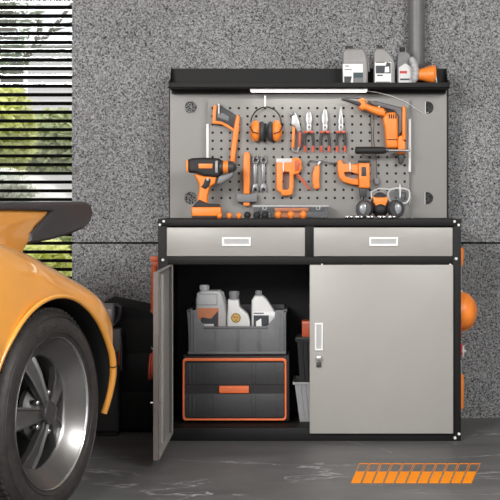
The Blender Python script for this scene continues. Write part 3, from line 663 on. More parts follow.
# sockets
s0 = None
n = 0
for i, px in enumerate((347.5, 357.8, 368.5, 380, 390.5)):
    for j, (o, Y) in enumerate(((0, .07), (3.6, .085))):
        x = at(px + o, 0, Y).x
        if s0 is None:
            t = thing('socket_bit', '', 'socket', (x, Y, ZT), 'chrome sockets along the worktop edge')
            b = B(); b.cyl((x - .009, Y, ZT + .0075), (x + .003, Y, ZT + .0075), .0075, seg=16, bev=.001); b.build('barrel', 'chrome', t)
            b = B(); b.cyl((x + .003, Y, ZT + .0075), (x + .009, Y, ZT + .0075), .0058, seg=16, bev=.001); b.build('drive_end', 'dsteel', t); s0 = t
        else: t = relabel(s0, (x, Y, ZT), '')
        where = ['nearest the clear organizer', 'under the chrome nose of the power tool', 'before the left respirator filter', 'before the orange respirator centre', 'before the right respirator filter'][i]
        t['label'] = ('small chrome socket %s, %s of its pair' % (where, 'left' if j == 0 else 'right')); n += 1
for px, l in ((402, 'tiny dark screw lying right of the sockets'), (410, 'tiny dark screw lying farthest right on the worktop')):
    p = at(px, 0, .08); t = thing('screw', l, 'screw', (p.x, .08, ZT), 'loose screws on the worktop')
    b = B(); b.cyl((p.x - .008, .08, ZT + .003), (p.x + .008, .08, ZT + .003), .002, seg=8); b.build('shank', 'dsteel', t)
    b = B(); b.cyl((p.x + .008, .08, ZT + .004), (p.x + .011, .08, ZT + .004), .004, seg=10); b.build('screw_head', 'steel', t)
# respirator
RY = .2
h = thing('respirator', 'grey respirator mask with orange centre and two round filters', 'mask', (at(380, 0, RY).x, RY, ZT))
b = B(); c = at(380.5, 205, RY); b.ball((c.x, RY + .03, c.z), .001, (40, 34, 54), 24, 16); b.build('face_piece', 'char', h)
b = B(); b.px([(372.8, 196.4), (376, 197.4), (385, 197.4), (388.6, 196.2), (388, 201), (385.4, 206.6), (376.4, 206.6), (373.6, 202)], RY - .016, .03, .006, 3); b.build('front_shell', 'orange', h)
b = B(); c = at(380.4, 209.4, RY); b.ball((c.x, RY - .012, c.z), .001, (26, 16, 23), 20, 14); b.build('valve', 'rubber', h)
for px, s_ in ((365.6, -1), (394.8, 1)):
    c = at(px, 208.6, RY); a = Vector((s_ * .35, -1, .05)).normalized()
    rr = .0375; o = Vector((c.x, RY + .01, ZT + rr + .002))
    b = B(); b.lathe([(rr * .9, 0), (rr, .006), (rr, .018), (rr * .9, .026), (rr * .3, .028)], o, a, 28); fl_ = b.build('filter', 'char', h)
    b = B(); b.lathe([(rr * .95, .018), (rr * .98, .022), (rr * .88, .029), (rr * .84, .026)], o, a, 28, True); b.build('filter_rim', 'dsteel', fl_)
    b = B(); b.ball(o + a * .026, rr * .62, (.8, .25, 1), 18, 10); b.build('filter_cap', 'lens', fl_)
b = B(); b.tube([at(372, 200, RY + .03), at(371, 192, RY + .06), at(379, 188.5, RY + .08), at(392, 189.6, RY + .08)], .003, 8); b.build('strap', 'off', h)
# goggles hung on a hook
h = thing('safety_goggles', 'clear safety goggles with white rim leaning right of the respirator', 'goggles', at(400, 203, .34))
gp = arc(400, 194, 1, 0, 1)
G = [(390.5, 189.5), (397, 188), (404, 188.6), (409, 190.5), (410, 194), (409, 200), (406.4, 203), (400, 203.6), (396, 201), (392.4, 203), (388.5, 199), (388, 193)]
b = B(); b.tube([at(x, y, .345 + .0006 * (abs(x - 399))) for x, y in G], .0042, 8, closed=True); b.build('rim', 'off', h)
b = B(); b.prism(pxs(G, .35), .35, .353); b.build('lens', 'clear', h, 0)
b = B(); b.tube([at(409, 194, .352), at(411, 197, .37), at(409, 205, .39)], .003, 8); b.build('temple', 'off', h)
G2 = arc(403.5, 196.5, 1, 0, 2 * PI)[:-1]
b = B(); b.ring(pxs([(399.5 + .3, 192), (406, 192.4), (406.5, 199.6), (402, 201.4)], .352), pxs([(401, 193.6), (405, 193.8), (405.2, 198.8), (402.6, 199.8)], .352), .353, .358); b.build('nose_frame', 'char', h)
hook(399.2, 184.5, 197, 'white peg hook holding the clear safety goggles')

# ------------------------------------------------------------------ bottles
def bottle(name, label, px0, px1, pyt, pyb, zb, Y, dep, m, cap, style, group):
    """pixel extents at distance Y; zb = resting height"""
    cx = at((px0 + px1) / 2, 0, Y).x
    t = thing(name, label, 'bottle', (cx, Y + dep / 2, zb), group)
    w = at(px1, 0, Y).x - at(px0, 0, Y).x; zt = at(0, pyt, Y).z; H = zt - zb
    L = cx - w / 2
    def o(pts): return [(L + a * w, zb + c * H) for a, c in pts]
    if style == 'can':
        pts = [(0, 0), (1, 0), (1, .55), (.97, .7), (.88, .86), (.8, .92), (.2, .92), (.04, .88), (0, .8)]
    elif style == 'jug':
        pts = [(.06, 0), (.94, 0), (.98, .05), (.98, .58), (.9, .68), (.62, .86), (.45, .92), (.14, .92), (.02, .84), (.02, .05)]
    elif style == 'round':
        pts = [(.06, 0), (.95, 0), (1, .08), (1, .5), (.9, .62), (.56, .74), (.52, .86), (.05, .86), (.05, .72), (.02, .55), (.02, .08)]
    else:
        pts = [(.06, 0), (.94, 0), (.98, .05), (.98, .55), (.93, .62), (.75, .84), (.6, .88), (.2, .88), (.08, .84), (.02, .6), (.02, .05)]
    b = B(); b.prism(o(pts), Y, Y + dep, min(w, dep) * .12, 4); bd = b.build('bottle_body', m, t)
    ca = {'can': (.12, .42), 'jug': (.17, .42), 'round': (.1, .52), 'sq': (.2, .5)}[style]
    r_ = (ca[1] - ca[0]) * w / 2; x = L + (ca[0] + ca[1]) / 2 * w
    b = B(); b.cyl((x, Y + dep * .5, zb + (.84 if style == 'round' else .87) * H), (x, Y + dep * .5, zt), r_, r_ * .94, 20, .002)
    for k in range(12):
        a = 2 * PI * k / 12; b.box(x + r_ * math.cos(a) - .001, x + r_ * math.cos(a) + .001, Y + dep * .5 + r_ * math.sin(a) - .001, Y + dep * .5 + r_ * math.sin(a) + .001, zb + .93 * H, zt - .003)
    b.build('cap', cap, t)
    return t, o, bd
def patch(t, o, Y, name, m, pts, th=.001, lift=.0012):
    b = B(); b.prism(o(pts), Y - lift, Y - lift + th + .002); return b.build(name, m, t)
Y = .345
t, o, bd = bottle('jerry_can', 'tall pale grey can with dark teal label, widest on shelf', 342.6, 368, 45, 88, SZ, Y, .085, 'canister', 'char', 'can', 'bottles on the top shelf')
t['category'] = 'can'
lb = patch(t, o, Y, 'label_sheet', 'white', [(.03, .04), (.80, .04), (.80, .56), (.0, .56)])
patch(lb, o, Y, 'print_block', 'navy', [(.42, .05), (.80, .05), (.80, .36), (.42, .36)], lift=.0022)
patch(lb, o, Y, 'print_block', 'mid', [(.44, .06), (.79, .06), (.79, .24), (.44, .24)], lift=.0030)
patch(lb, o, Y, 'print_block', 'ink', [(.06, .06), (.3, .08), (.36, .27), (.06, .27)], lift=.0026)
patch(lb, o, Y, 'print_line', 'ink', [(.08, .42), (.36, .42), (.36, .435), (.08, .435)], lift=.0022)
patch(lb, o, Y, 'print_line', 'ink', [(.1, .50), (.24, .50), (.24, .52), (.1, .52)], lift=.0022)
b = B(); b.tube([Vector((q[0], Y + .03, q[1])) for q in o([(.72, .9), (.86, .86), (.95, .74), (1.02, .6), (1.04, .4)])], .006, 10); b.build('carry_handle', 'silver', t)
b = B(); b.prism(o([(.08, .62), (.85, .62), (.88, .66), (.08, .66)]), Y - .0015, Y + .003); b.build('seam', 'silver', t)
t, o, bd = bottle('oil_bottle', 'grey bottle with sloping shoulder and ribbed side, middle of shelf', 373.6, 395.5, 45, 88, SZ, Y, .06, 'canister', 'char', 'jug', 'bottles on the top shelf')
lb = patch(t, o, Y, 'label_sheet', 'white', [(.06, .10), (.8, .10), (.8, .6), (.06, .6)])
patch(lb, o, Y, 'print_block', 'ink', [(.1, .34), (.78, .34), (.78, .58), (.6, .6), (.55, .52), (.1, .52)], lift=.0022)
patch(lb, o, Y, 'print_block', 'white', [(.5, .36), (.72, .37), (.7, .5), (.52, .49)], lift=.003)
patch(lb, o, Y, 'print_line', 'ink', [(.16, .28), (.42, .28), (.42, .31), (.16, .31)], lift=.0022)
patch(lb, o, Y, 'print_line', 'mid', [(.1, .13), (.76, .13), (.76, .15), (.1, .15)], lift=.0022)
patch(lb, o, Y, 'print_line', 'ink', [(.1, .585), (.5, .585), (.5, .605), (.1, .605)], lift=.0022)
for k in range(5):
    q = o([(.9, .12 + k * .1)])[0]; b = B(); b.ball((q[0], Y + .004, q[1]), .006, (1.2, 1, 1), 12, 8); b.build('grip_rib', 'canister', t)
t, o, bd = bottle('oil_bottle', 'dark silver bottle behind the orange lamp on shelf', 396.6, 414, 46.5, 88, SZ, Y + .03, .055, 'mid', 'rubber', 'sq', 'bottles on the top shelf')
lb = patch(t, o, Y + .03, 'label_sheet', 'off', [(.12, .05), (.9, .05), (.9, .5), (.5, .6), (.12, .5)])
patch(lb, o, Y + .03, 'print_line', 'red', [(.18, .36), (.6, .36), (.6, .42), (.18, .42)], lift=.0022)
patch(lb, o, Y + .03, 'print_line', 'ink', [(.2, .2), (.75, .2), (.75, .24), (.2, .24)], lift=.0022)
# orange lamp lying on the shelf
h = thing('hand_lamp', 'orange cone shaped hand lamp with ribbed grey head on shelf', 'lamp', (at(424, 0, .335).x, .37, SZ))
ya = .375
P0, P1 = at(416, 76, ya), at(435, 74, ya)
b = B(); b.lathe([(.020, 0), (.026, .03), (.037, .066), (.041, .078), (.035, .088)], (P0.x - .004, ya, SZ + .060), (1, 0, .02), 24); b.build('lamp_body', 'orange', h)
b = B(); pl = []
for k in range(25):
    q = k / 24; p = at(408 + 7.5 * math.sin(PI * (.12 + .62 * q)), 57.5 + 24.5 * q, ya - .02); p.z = max(p.z, SZ + .006); pl.append(p)
b.tube(pl, [(.0165 if k % 4 < 2 else .0145) * min(1, .55 + k * .2, .55 + (24 - k) * .2) for k in range(25)], 16); b.build('lamp_head', 'pale', h)
b = B(); b.tube([Vector((at(416, 0, ya).x, ya - .02, SZ + .02)), Vector((at(424, 0, ya).x, ya - .035, SZ + .012)), Vector((at(436, 0, ya).x, ya - .03, SZ + .010))], [.006, .008, .005], 10); b.build('stand', 'burnt', h)
b = B(); b.tube([at(416, 66.5, ya - .01), at(424, 65, ya - .015), at(431, 62.6, ya - .02)], [.006, .008, .005], 10); b.build('ridge', 'char', h)
b = B(); b.tube([at(434.5, 68, ya - .028), at(436, 76, ya - .03), Vector((at(436.4, 0, ya).x, ya - .03, SZ + .006))], .003, 8); b.build('rim_band', 'pale', h)

# ------------------------------------------------------------------ inside the cabinet
FZ = fz(428)
TY2 = .13
h = thing('tool_box', 'charcoal two drawer tool box with orange trim on cabinet floor', 'tool box', (at(236, 0, TY2).x, .26, FZ))
def tX(p): return at(p, 0, TY2).x
def tZ(p): return at(0, p, TY2).z
zt = tZ(354.5)
b = B(); b.box(tX(183), tX(289.5), TY2 + .004, .40, FZ + .006, zt, .006, seg=3); b.build('case', 'rubber', h)
for x in (188, 284):
    for y in (.16, .37): 
        b = B(); b.cyl((tX(x), y, FZ), (tX(x), y, FZ + .008), .008, seg=12); b.build('foot', 'rubber', h)
def rrect(x0, x1, z0, z1, r, n=5):
    P = []
    for cx, cz, a in ((x1 - r, z1 - r, 0), (x0 + r, z1 - r, PI / 2), (x0 + r, z0 + r, PI), (x1 - r, z0 + r, 1.5 * PI)):
        P += [(cx + r * math.cos(a + PI / 2 * k / n), cz + r * math.sin(a + PI / 2 * k / n)) for k in range(n + 1)]
    return P
x0, x1, z0, z1 = tX(182.6), tX(286.6), tZ(420.5), tZ(358)
b = B(); b.ring(rrect(x0, x1, z0, z1, .014), rrect(x0 + .0085, x1 - .0085, z0 + .0085, z1 - .0125, .010), TY2 - .006, TY2 + .02, .003); b.build('trim', 'trimo', h)
for (za, zb2) in ((tZ(384.6), tZ(362.5)), (tZ(417.5), tZ(393.5))):
    b = B(); b.box(x0 + .0095, x1 - .0095, TY2 - .003, TY2 + .02, za, zb2, .003)
    for fr in (.06, .1, .3, .66, .7, .9):
        xx = x0 + (x1 - x0) * fr; b.box(xx, xx + .006, TY2 - .0055, TY2, za + .004, zb2 - .004, .001)
    b.build('drawer', 'char', h)
b = B(); b.box(x0 + .0095, x1 - .0095, TY2, TY2 + .02, tZ(393.5), tZ(384.6)); b.build('pull_channel', 'rubber', h)
b = B(); b.box(tX(219), tX(249), TY2 - .014, TY2 + .004, tZ(393), tZ(385.6), .004, seg=3); b.build('drawer_latch', 'trimo', h)
# crate
h = thing('crate', 'open grey plastic crate of bottles standing on tool box', 'crate', (tX(236), .25, zt))
cb, ct = zt + .001, tZ(309.5)
outl = [(189.5, 353.5), (284, 353.5), (285.4, 320), (286.6, 310), (275.5, 310), (274.6, 317), (267, 326), (205, 326), (197.5, 317), (196.6, 310), (187, 310), (188, 320)]
cz0 = cb
pts = [(tX(a), max(cz0, tZ(c))) for a, c in outl]
b = B(); b.prism(pts, TY2 - .012, TY2 - .006, .0015)
for p in (191, 194, 214, 216, 237, 239, 258, 260, 279, 282):
    b.box(tX(p), tX(p + 1.2), TY2 - .015, TY2 - .010, cz0 + .004, tZ(329 if 197 < p < 276 else 313), .001)
b.box(tX(188), tX(286), TY2 - .016, TY2 - .006, cz0 + .002, cz0 + .012, .002)
b.box(tX(204), tX(268), TY2 - .016, TY2 - .006, tZ(328.5), tZ(326), .002)
b.build('front_wall', 'tray', h)
b = B(); b.prism([(tX(189.5), cz0), (tX(284), cz0), (tX(286.6), ct), (tX(187), ct)], .392, .398); b.build('back_wall', 'tray', h)
for xx in (188.6, 284.4):
    b = B(); b.box(tX(xx), tX(xx + 1.6), TY2 - .008, .394, cz0, ct, .001); b.box(tX(xx) - .004, tX(xx + 1.6) + .004, TY2 - .012, .396, ct - .012, ct, .002); b.build('side_wall', 'tray', h)
b = B(); b.box(tX(190), tX(284), TY2 - .008, .394, cz0, cz0 + .005); b.build('crate_base', 'tray', h)
BZ = cz0 + .005
Y = .18
gi = 'bottles in the grey crate'
t, o, bd = bottle('oil_bottle', 'large grey square canister with orange label in crate', 195.5, 226, 285.5, 352, BZ, Y, .10, 'pale', 'pale', 'can', gi)
lb = patch(t, o, Y, 'label_sheet', 'copper', [(.08, .30), (.76, .30), (.76, .66), (.08, .66)])
patch(lb, o, Y, 'print_block', 'ink', [(.1, .31), (.74, .31), (.74, .62), (.52, .5), (.2, .52)], lift=.0024)
patch(lb, o, Y, 'print_block', 'off', [(.14, .36), (.6, .36), (.6, .42), (.14, .42)], lift=.0032)
b = B(); b.tube([Vector((q[0], Y + .04, q[1])) for q in o([(.72, .91), (.86, .88), (.93, .76), (.98, .6), (1.0, .4)])], .008, 10); b.build('carry_handle', 'canister', t)
b = B(); b.ring([(q[0], q[1]) for q in o([(.05, .70), (.72, .70), (.72, .88), (.05, .88)])], [(q[0], q[1]) for q in o([(.09, .72), (.69, .72), (.69, .86), (.09, .86)])], Y - .002, Y + .002); b.build('embossed_panel', 'silver', t)
t, o, bd = bottle('oil_bottle', 'white angled bottle with gold emblem, middle of the crate', 226.5, 250, 291.5, 352, BZ, Y + .01, .075, 'off', 'mid', 'round', gi)
q = o([(.40, .56)])[0]
b = B(); b.cyl((q[0], Y + .009, q[1]), (q[0], Y + .012, q[1]), .021, seg=28); e = b.build('emblem', 'gold', t)
b = B(); b.ring(rounded_hole(q[0], q[1], .0185, 24), rounded_hole(q[0], q[1], .0165, 24), Y + .0075, Y + .0095); b.build('emblem_ring', 'ink', e)
b = B()
for (a, c) in ((-.006, .004), (.005, .002), (0, -.008)): b.ball((q[0] + a, Y + .0085, q[1] + c), .005, (1, .2, .8), 10, 8)
b.build('emblem_relief', 'burnt', e)
t, o, bd = bottle('oil_bottle', 'white slope shouldered bottle with dark label, right in crate', 251, 276.5, 291, 352, BZ, Y, .08, 'off', 'mid', 'jug', gi)
lb = patch(t, o, Y, 'label_sheet', 'white', [(.08, .30), (.94, .30), (.94, .66), (.08, .66)])
patch(lb, o, Y, 'print_block', 'ink', [(.1, .32), (.7, .32), (.7, .6), (.1, .6)], lift=.0024)
patch(lb, o, Y, 'print_block', 'white', [(.2, .4), (.42, .4), (.4, .55), (.2, .5)], lift=.0032)
patch(lb, o, Y, 'print_line', 'mid', [(.1, .62), (.5, .62), (.5, .645), (.1, .645)], lift=.0024)
# bins right of the tool box
def bin_(name, label, x0p, x1p, z0, z1, Y0, Y1, m, taper):
    x0, x1 = at(x0p, 0, Y0).x, at(x1p, 0, Y0).x
    t = thing(name, label, 'bin', ((x0 + x1) / 2, (Y0 + Y1) / 2, z0))
    b = B()
    v = []
    for (z, i) in ((z0, taper), (z1, 0)):
        v.append([b.bm.verts.new((x, y, z)) for x, y in ((x0 + i, Y0 + i * .4), (x1 - i, Y0 + i * .4), (x1 - i, Y1 - i * .4), (x0 + i, Y1 - i * .4))])
    b.bm.faces.new(v[0][::-1]); ins = []
    for z, i in ((z1, .004), (z0 + .004, taper + .004)):
        ins.append([b.bm.verts.new((x, y, z)) for x, y in ((x0 + i, Y0 + i), (x1 - i, Y0 + i), (x1 - i, Y1 - i), (x0 + i, Y1 - i))])
    for k in range(4):
        j = (k + 1) % 4
        b.bm.faces.new((v[0][k], v[0][j], v[1][j], v[1][k])); b.bm.faces.new((v[1][k], v[1][j], ins[0][j], ins[0][k])); b.bm.faces.new((ins[0][k], ins[0][j], ins[1][j], ins[1][k]))
    b.bm.faces.new(ins[1])
    b.build('bin_body', m, t, 20)
    for fr in (.12, .22, .5, .78, .88):
        x = x0 + (x1 - x0) * fr; xb2 = x0 + taper + (x1 - x0 - 2 * taper) * fr
        b = B(); b.tube([(x, Y0 + .001, z1 - .012), (xb2, Y0 + .001 + taper * .4, z0 + .006)], .003, 6); b.build('rib', m, t)
    b = B(); b.ring([(x0 - .007, Y0 - .007), (x1 + .007, Y0 - .007), (x1 + .007, Y1 + .007), (x0 - .007, Y1 + .007)], [(x0 + .003, Y0 + .003), (x1 - .003, Y0 + .003), (x1 - .003, Y1 - .003), (x0 + .003, Y1 - .003)], z1 - .010, z1, 0)
    for q in b.bm.verts: q.co = Vector((q.co.x, q.co.z, q.co.y))
    b.build('rim', m, t, 0)
    return t
zl = at(0, 382, .15).z
bin_('storage_bin', 'pale grey tapered bin on the cabinet floor beside tool box', 294.5, 345, FZ, zl, .15, .36, 'pale', .022)
zm = at(0, 339.5, .15).z
bin_('storage_bin', 'black tapered bin stacked on the pale grey bin', 297, 343, zl + .001, zm, .16, .35, 'rubber', .012)
b = B(); b.box(at(295.5, 0, .15).x, at(345, 0, .15).x, .15, .36, zm + .0005, zm + .008, .002); tag(b.build('bin_lid', 'char'), 'flat dark lid lying on the black stacked bin', 'lid')
zz = zm + .0085
t = thing('parts_box', 'small orange box standing on the lidded black bin', 'box', (at(312, 0, .17).x, .2, zz))
b = B(); b.box(at(302, 0, .17).x, at(325, 0, .17).x, .17, .25, zz, zz + .066, .003); b.build('box_body', 'burnt', t)
b = B(); b.box(at(301.8, 0, .17).x, at(325.2, 0, .17).x, .168, .252, zz + .050, zz + .054, .001); b.build('seam_band', 'burnt', t)

# ------------------------------------------------------------------ hung on the cabinet sides
SX = XR
def sp_(px, py, Y): return at(px, py, Y)
h = thing('screwdriver', 'orange handled screwdriver hung high on the cabinet right side', 'screwdriver', (SX + .012, .1, at(0, 287, .1).z))
def side(h, nm, m, pts, r, Y=.1, dx=0.012):
    b = B(); b.tube([(SX + dx, Y, at(0, p, Y).z) for p in pts], r, 14); return b.build(nm, m, h)
side(h, 'grip', 'orange', [247.5, 249, 254, 260, 266], [.006, .0115, .0125, .011, .006]); side(h, 'shaft', 'steel', [265, 280, 288], [.0032, .0032, .0024])
b = B(); b.tube([(SX, .1, at(0, 267, .1).z), (SX + .02, .1, at(0, 267, .1).z)], .003, 8); tag(b.build('side_hook', 'dsteel'), 'dark hook under the screwdriver on cabinet right side', 'hook')
# hard hat
cz = at(0, 311.5, .12).z
h = thing('hard_hat', 'orange hard hat hanging on the right side of the cabinet', 'hard hat', (SX + .004, .12, at(0, 330, .12).z))
b = B(); b.lathe([(.080, 0), (.081, .012), (.078, .03), (.066, .052), (.046, .064), (.02, .0705), (.0005, .072)], (SX + .004, .12, cz), (1, 0, .1), 32); b.build('hat_shell', 'orange', h)
b = B(); b.prism([(-.05 + .12, cz - .105), (.05 + .12, cz - .105), (.12 + .075, cz - .06), (.12 + .075, cz - .03), (.12 - .075, cz - .03), (.12 - .075, cz - .06)], SX + .0015, SX + .010, .002, axis='x'); b.build('brim', 'burnt', h)
for k in (-1, 0, 1):
    b = B(); b.tube([(SX + .004 + .07 * math.sin(PI * q / 12) * (1 - .06 * abs(k)) + .003, .12 + k * .022, cz + .078 * math.cos(PI * q / 12)) for q in range(1, 12)], .005, 8); b.build('shell_ridge', 'orange', h)
b = B(); b.tube([(SX, .12, cz + .072), (SX + .016, .12, cz + .074), (SX + .018, .12, cz + .088)], .004, 8); tag(b.build('side_hook', 'white'), 'white hook at the top of the hanging hard hat', 'hook')
# clamp
h = thing('bar_clamp', 'small red and white clamp hung below the hard hat', 'clamp', (SX + .01, .1, at(0, 357, .1).z))
side(h, 'clamp_body', 'red', [343, 345, 353, 356], [.005, .010, .010, .005], dx=.010)
b = B(); z_ = at(0, 351, .1).z; b.box(SX + .005, SX + .034, .092, .108, z_ - .004, z_ + .004, .001); b.box(SX + .018, SX + .025, .094, .106, z_ - .024, z_ + .022, .001); b.build('jaw', 'off', h)
# chisel
h = thing('chisel', 'orange handled chisel hung lowest on the cabinet right side', 'chisel', (SX + .01, .08, at(0, 410, .08).z))
side(h, 'blade', 'steel', [360, 362, 376], [.003, .005, .004], Y=.08, dx=.009); side(h, 'grip', 'orange', [374, 376, 392, 406, 409], [.007, .010, .0105, .010, .006], Y=.08, dx=.0115)
for yy, Yy, l in ((344.5, .1, 'dark hook carrying the red and white clamp'), (375, .08, 'dark hook at the neck of the lowest chisel')):
    z_ = at(0, yy, Yy).z; b = B(); b.tube([(SX - .001, Yy, z_), (SX + .016, Yy, z_)], .0025, 8); tag(b.build('side_hook', 'dsteel'), l, 'hook')
# left side: pipe wrench and cord coil
LX = XL
h = thing('pipe_wrench', 'red brown pipe wrench hung on the left side of the cabinet', 'wrench', (LX - .012, .06, at(0, 318, .06).z))
b = B(); b.tube([(LX - .021, .06, at(0, p, .06).z) for p in (266, 280, 296, 310, 314)], [.0125, .013, .015, .015, .008], 12); b.build('handle', 'burnt', h)
b = B(); z_ = at(0, 259, .06).z; b.box(LX - .036, LX - .002, .045, .075, z_ - .012, z_ + .012, .004); b.box(LX - .028, LX - .004, .048, .072, z_ - .03, z_ - .012, .002); b.build('jaw', 'burnt', h)
b = B(); z_ = at(0, 264.5, .06).z; b.box(LX - .050, LX - .001, .05, .07, z_ - .004, z_ + .003, .001); b.build('adjuster', 'dsteel', h)
b = B(); b.tube([(LX, .06, at(0, 311, .06).z), (LX - .036, .06, at(0, 311.5, .06).z), (LX - .033, .06, at(0, 309, .06).z)], .004, 8); tag(b.build('side_hook', 'steel'), 'steel hook beneath the red brown pipe wrench', 'hook')
h = thing('cord_coil', 'coil of orange cord hung low on the cabinet left side', 'cord', (LX - .01, .1, at(0, 377, .1).z))
zc_ = at(0, 361, .1).z
for k in range(4):
    b = B(); b.tube([(LX - .012 - .010 * k - .004 * math.cos(2 * PI * q / 28 + 1), .1 + .045 * math.cos(2 * PI * q / 28), zc_ + (.064 - .004 * k) * math.sin(2 * PI * q / 28) - .008 * k) for q in range(28)], .0045, 8, closed=True); b.build('cord_loop', 'coral', h)
b = B(); b.tube([(LX, .1, zc_ + .052), (LX - .036, .1, zc_ + .05), (LX - .038, .1, zc_ + .058)], .003, 8); tag(b.build('side_hook', 'steel'), 'steel hook carrying the orange cord coil', 'hook')

# ------------------------------------------------------------------ dark things behind the car
VY = .20
def vX(p): return at(p, 0, VY).x
def vZ(p): return at(0, p, VY).z
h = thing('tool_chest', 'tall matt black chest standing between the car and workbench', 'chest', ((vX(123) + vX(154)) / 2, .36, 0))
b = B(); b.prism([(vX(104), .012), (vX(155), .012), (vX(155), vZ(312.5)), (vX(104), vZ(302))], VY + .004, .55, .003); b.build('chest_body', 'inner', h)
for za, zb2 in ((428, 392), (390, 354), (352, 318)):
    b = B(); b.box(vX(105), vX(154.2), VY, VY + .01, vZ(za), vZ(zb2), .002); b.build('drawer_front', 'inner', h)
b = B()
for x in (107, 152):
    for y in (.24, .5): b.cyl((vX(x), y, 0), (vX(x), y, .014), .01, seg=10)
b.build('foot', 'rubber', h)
h = thing('vacuum_cleaner', 'upright charcoal shop vacuum with loop handle behind the car', 'vacuum', (vX(109), .16, 0))
VY = .10
x0, x1 = at(93, 0, VY).x, at(122, 0, VY).x
b = B(); b.box(x0, x1 - .012, VY, VY + .085, .015, at(0, 336, VY).z, .012, seg=3); b.build('canister', 'char', h)
b = B(); b.box(x1 - .04, x1 - .004, VY - .004, VY + .07, at(0, 352, VY).z, at(0, 329, VY).z, .008, seg=3); b.build('shoulder', 'tray', h)
b = B(); b.box(x1 - .012, x1, VY + .01, VY + .06, at(0, 372, VY).z, at(0, 343, VY).z, .004); b.build('side_latch', 'char', h)
b = B(); b.box(x1 - .0135, x1 - .010, VY - .003, VY + .02, at(0, 365, VY).z, at(0, 334, VY).z, .001); b.build('trim_line', 'burnt', h)
b = B(); b.box(at(96, 0, VY).x, at(114, 0, VY).x, VY - .01, VY + .085, at(0, 327, VY).z, at(0, 304.5, VY).z, .010, seg=3); hd = b.build('motor_head', 'mid', h)
b = B(); b.box(at(104, 0, VY).x, at(112, 0, VY).x, VY - .013, VY, at(0, 319.5, VY).z, at(0, 309, VY).z, .002); b.build('badge', 'pale', hd)
b = B(); b.box(at(105, 0, VY).x, at(111.4, 0, VY).x, VY - .0145, VY - .01, at(0, 319.4, VY).z, at(0, 317, VY).z, .001); b.build('badge_band', 'red', hd)
b = B(); b.box(at(98, 0, VY).x, at(111, 0, VY).x, VY, VY + .07, at(0, 337, VY).z, at(0, 326, VY).z, .004); b.build('neck', 'char', h)
b = B(); b.tube([at(x, y, VY + .02) for x, y in ((113, 306), (117, 304.6), (120, 307), (119.6, 315), (117, 321), (113, 324.5))], .009, 10); b.build('loop_handle', 'char', h)
for yy in (VY + .015, VY + .07):
    b = B(); b.cyl((x0 + .02, yy, 0), (x1 - .03, yy, 0.0), .0001, seg=8) if False else b.box(x0 + .01, x1 - .02, yy - .012, yy + .012, 0, .016, .004); b.build('foot', 'rubber', h)

# ------------------------------------------------------------------ floor marking
fm = thing('floor_marking', 'row of slanted orange painted bars on the slate floor', 'floor marking', (.45, -.7, 0))
def fl_pt(px, py):
    d = CAMH * F / (py - HY); return ((px - CX) * d / F, d - CAMD)
def flat_poly(pts, z0, z1, nm, m):
    b = B(); b.prism(pts, z0, z1, axis='z'); return b.build(nm, m, fm, 0)
yt, ym, yb = 463.6, 471.8, 483.2
for k in range(11):
    x = 351 + 11.12 * k
    def sl(xx, y): return fl_pt(xx + (yb - y) / (yb - yt) * 8.4, y)
    w = 9.4
    flat_poly([sl(x, yb), sl(x + w, yb), sl(x + w, ym), sl(x, ym)], 0.0002, .0014, 'painted_bar', 'marking')
    b = B(); e = .55
    O = [sl(x, ym), sl(x + w + .6, ym), sl(x + w + .6, yt), sl(x, yt)]; I = [sl(x + e, ym), sl(x + w + .6 - e, ym), sl(x + w + .6 - e, yt + e), sl(x + e, yt + e)]
    b.ring(O, I, .0002, .0012)
    for q in b.bm.verts: q.co = Vector((q.co.x, q.co.z, q.co.y))
    b.build('bar_outline', 'marking', fm, 0)

# ------------------------------------------------------------------ car (local: x rearward, y inward, z up)
car = thing('sports_car', 'amber yellow sports car with black tail spoiler, rear wheel nearest', 'car', (-.743, -1.33, 0))
car.rotation_euler = (0, 0, math.atan2(.951, .31))
def spl(tab, u):
    if u <= tab[0][0]: return tab[0][1]
    for (a, p), (c, q) in zip(tab, tab[1:]):
        if u <= c:
            s_ = (u - a) / (c - a); return p + (q - p) * s_
    return tab[-1][1]
VS = [(-1.5, -.10), (-1.0, -.085), (-.7, -.06), (-.45, -.02), (-.25, .012), (0, .024), (.25, .036), (.37, .036), (.45, .005), (.5, -.022), (.56, -.055), (.62, -.10), (.7, -.165), (.78, -.25), (.84, -.36)]
ZC = [(-1.5, .93), (-1.0, .925), (-.5, .905), (-.25, .88), (0, .825), (.15, .775), (.3, .722), (.45, .675), (.6, .625), (.7, .575), (.8, .525), (.84, .50)]
ZD = [(-1.5, 1.24), (-1.2, 1.20), (-.9, 1.12), (-.6, 1.02), (-.3, .93), (0, .855), (.3, .77), (.6, .655), (.75, .59), (.84, .54)]
us = [-1.5, -1.2, -.95, -.75, -.58, -.45, -.36, -.27, -.18, -.09, 0, .09, .18, .27, .36, .43, .5, .56, .62, .68, .73, .78, .815, .84]
HW = .87
b = B(); bm = b.bm; rings = []
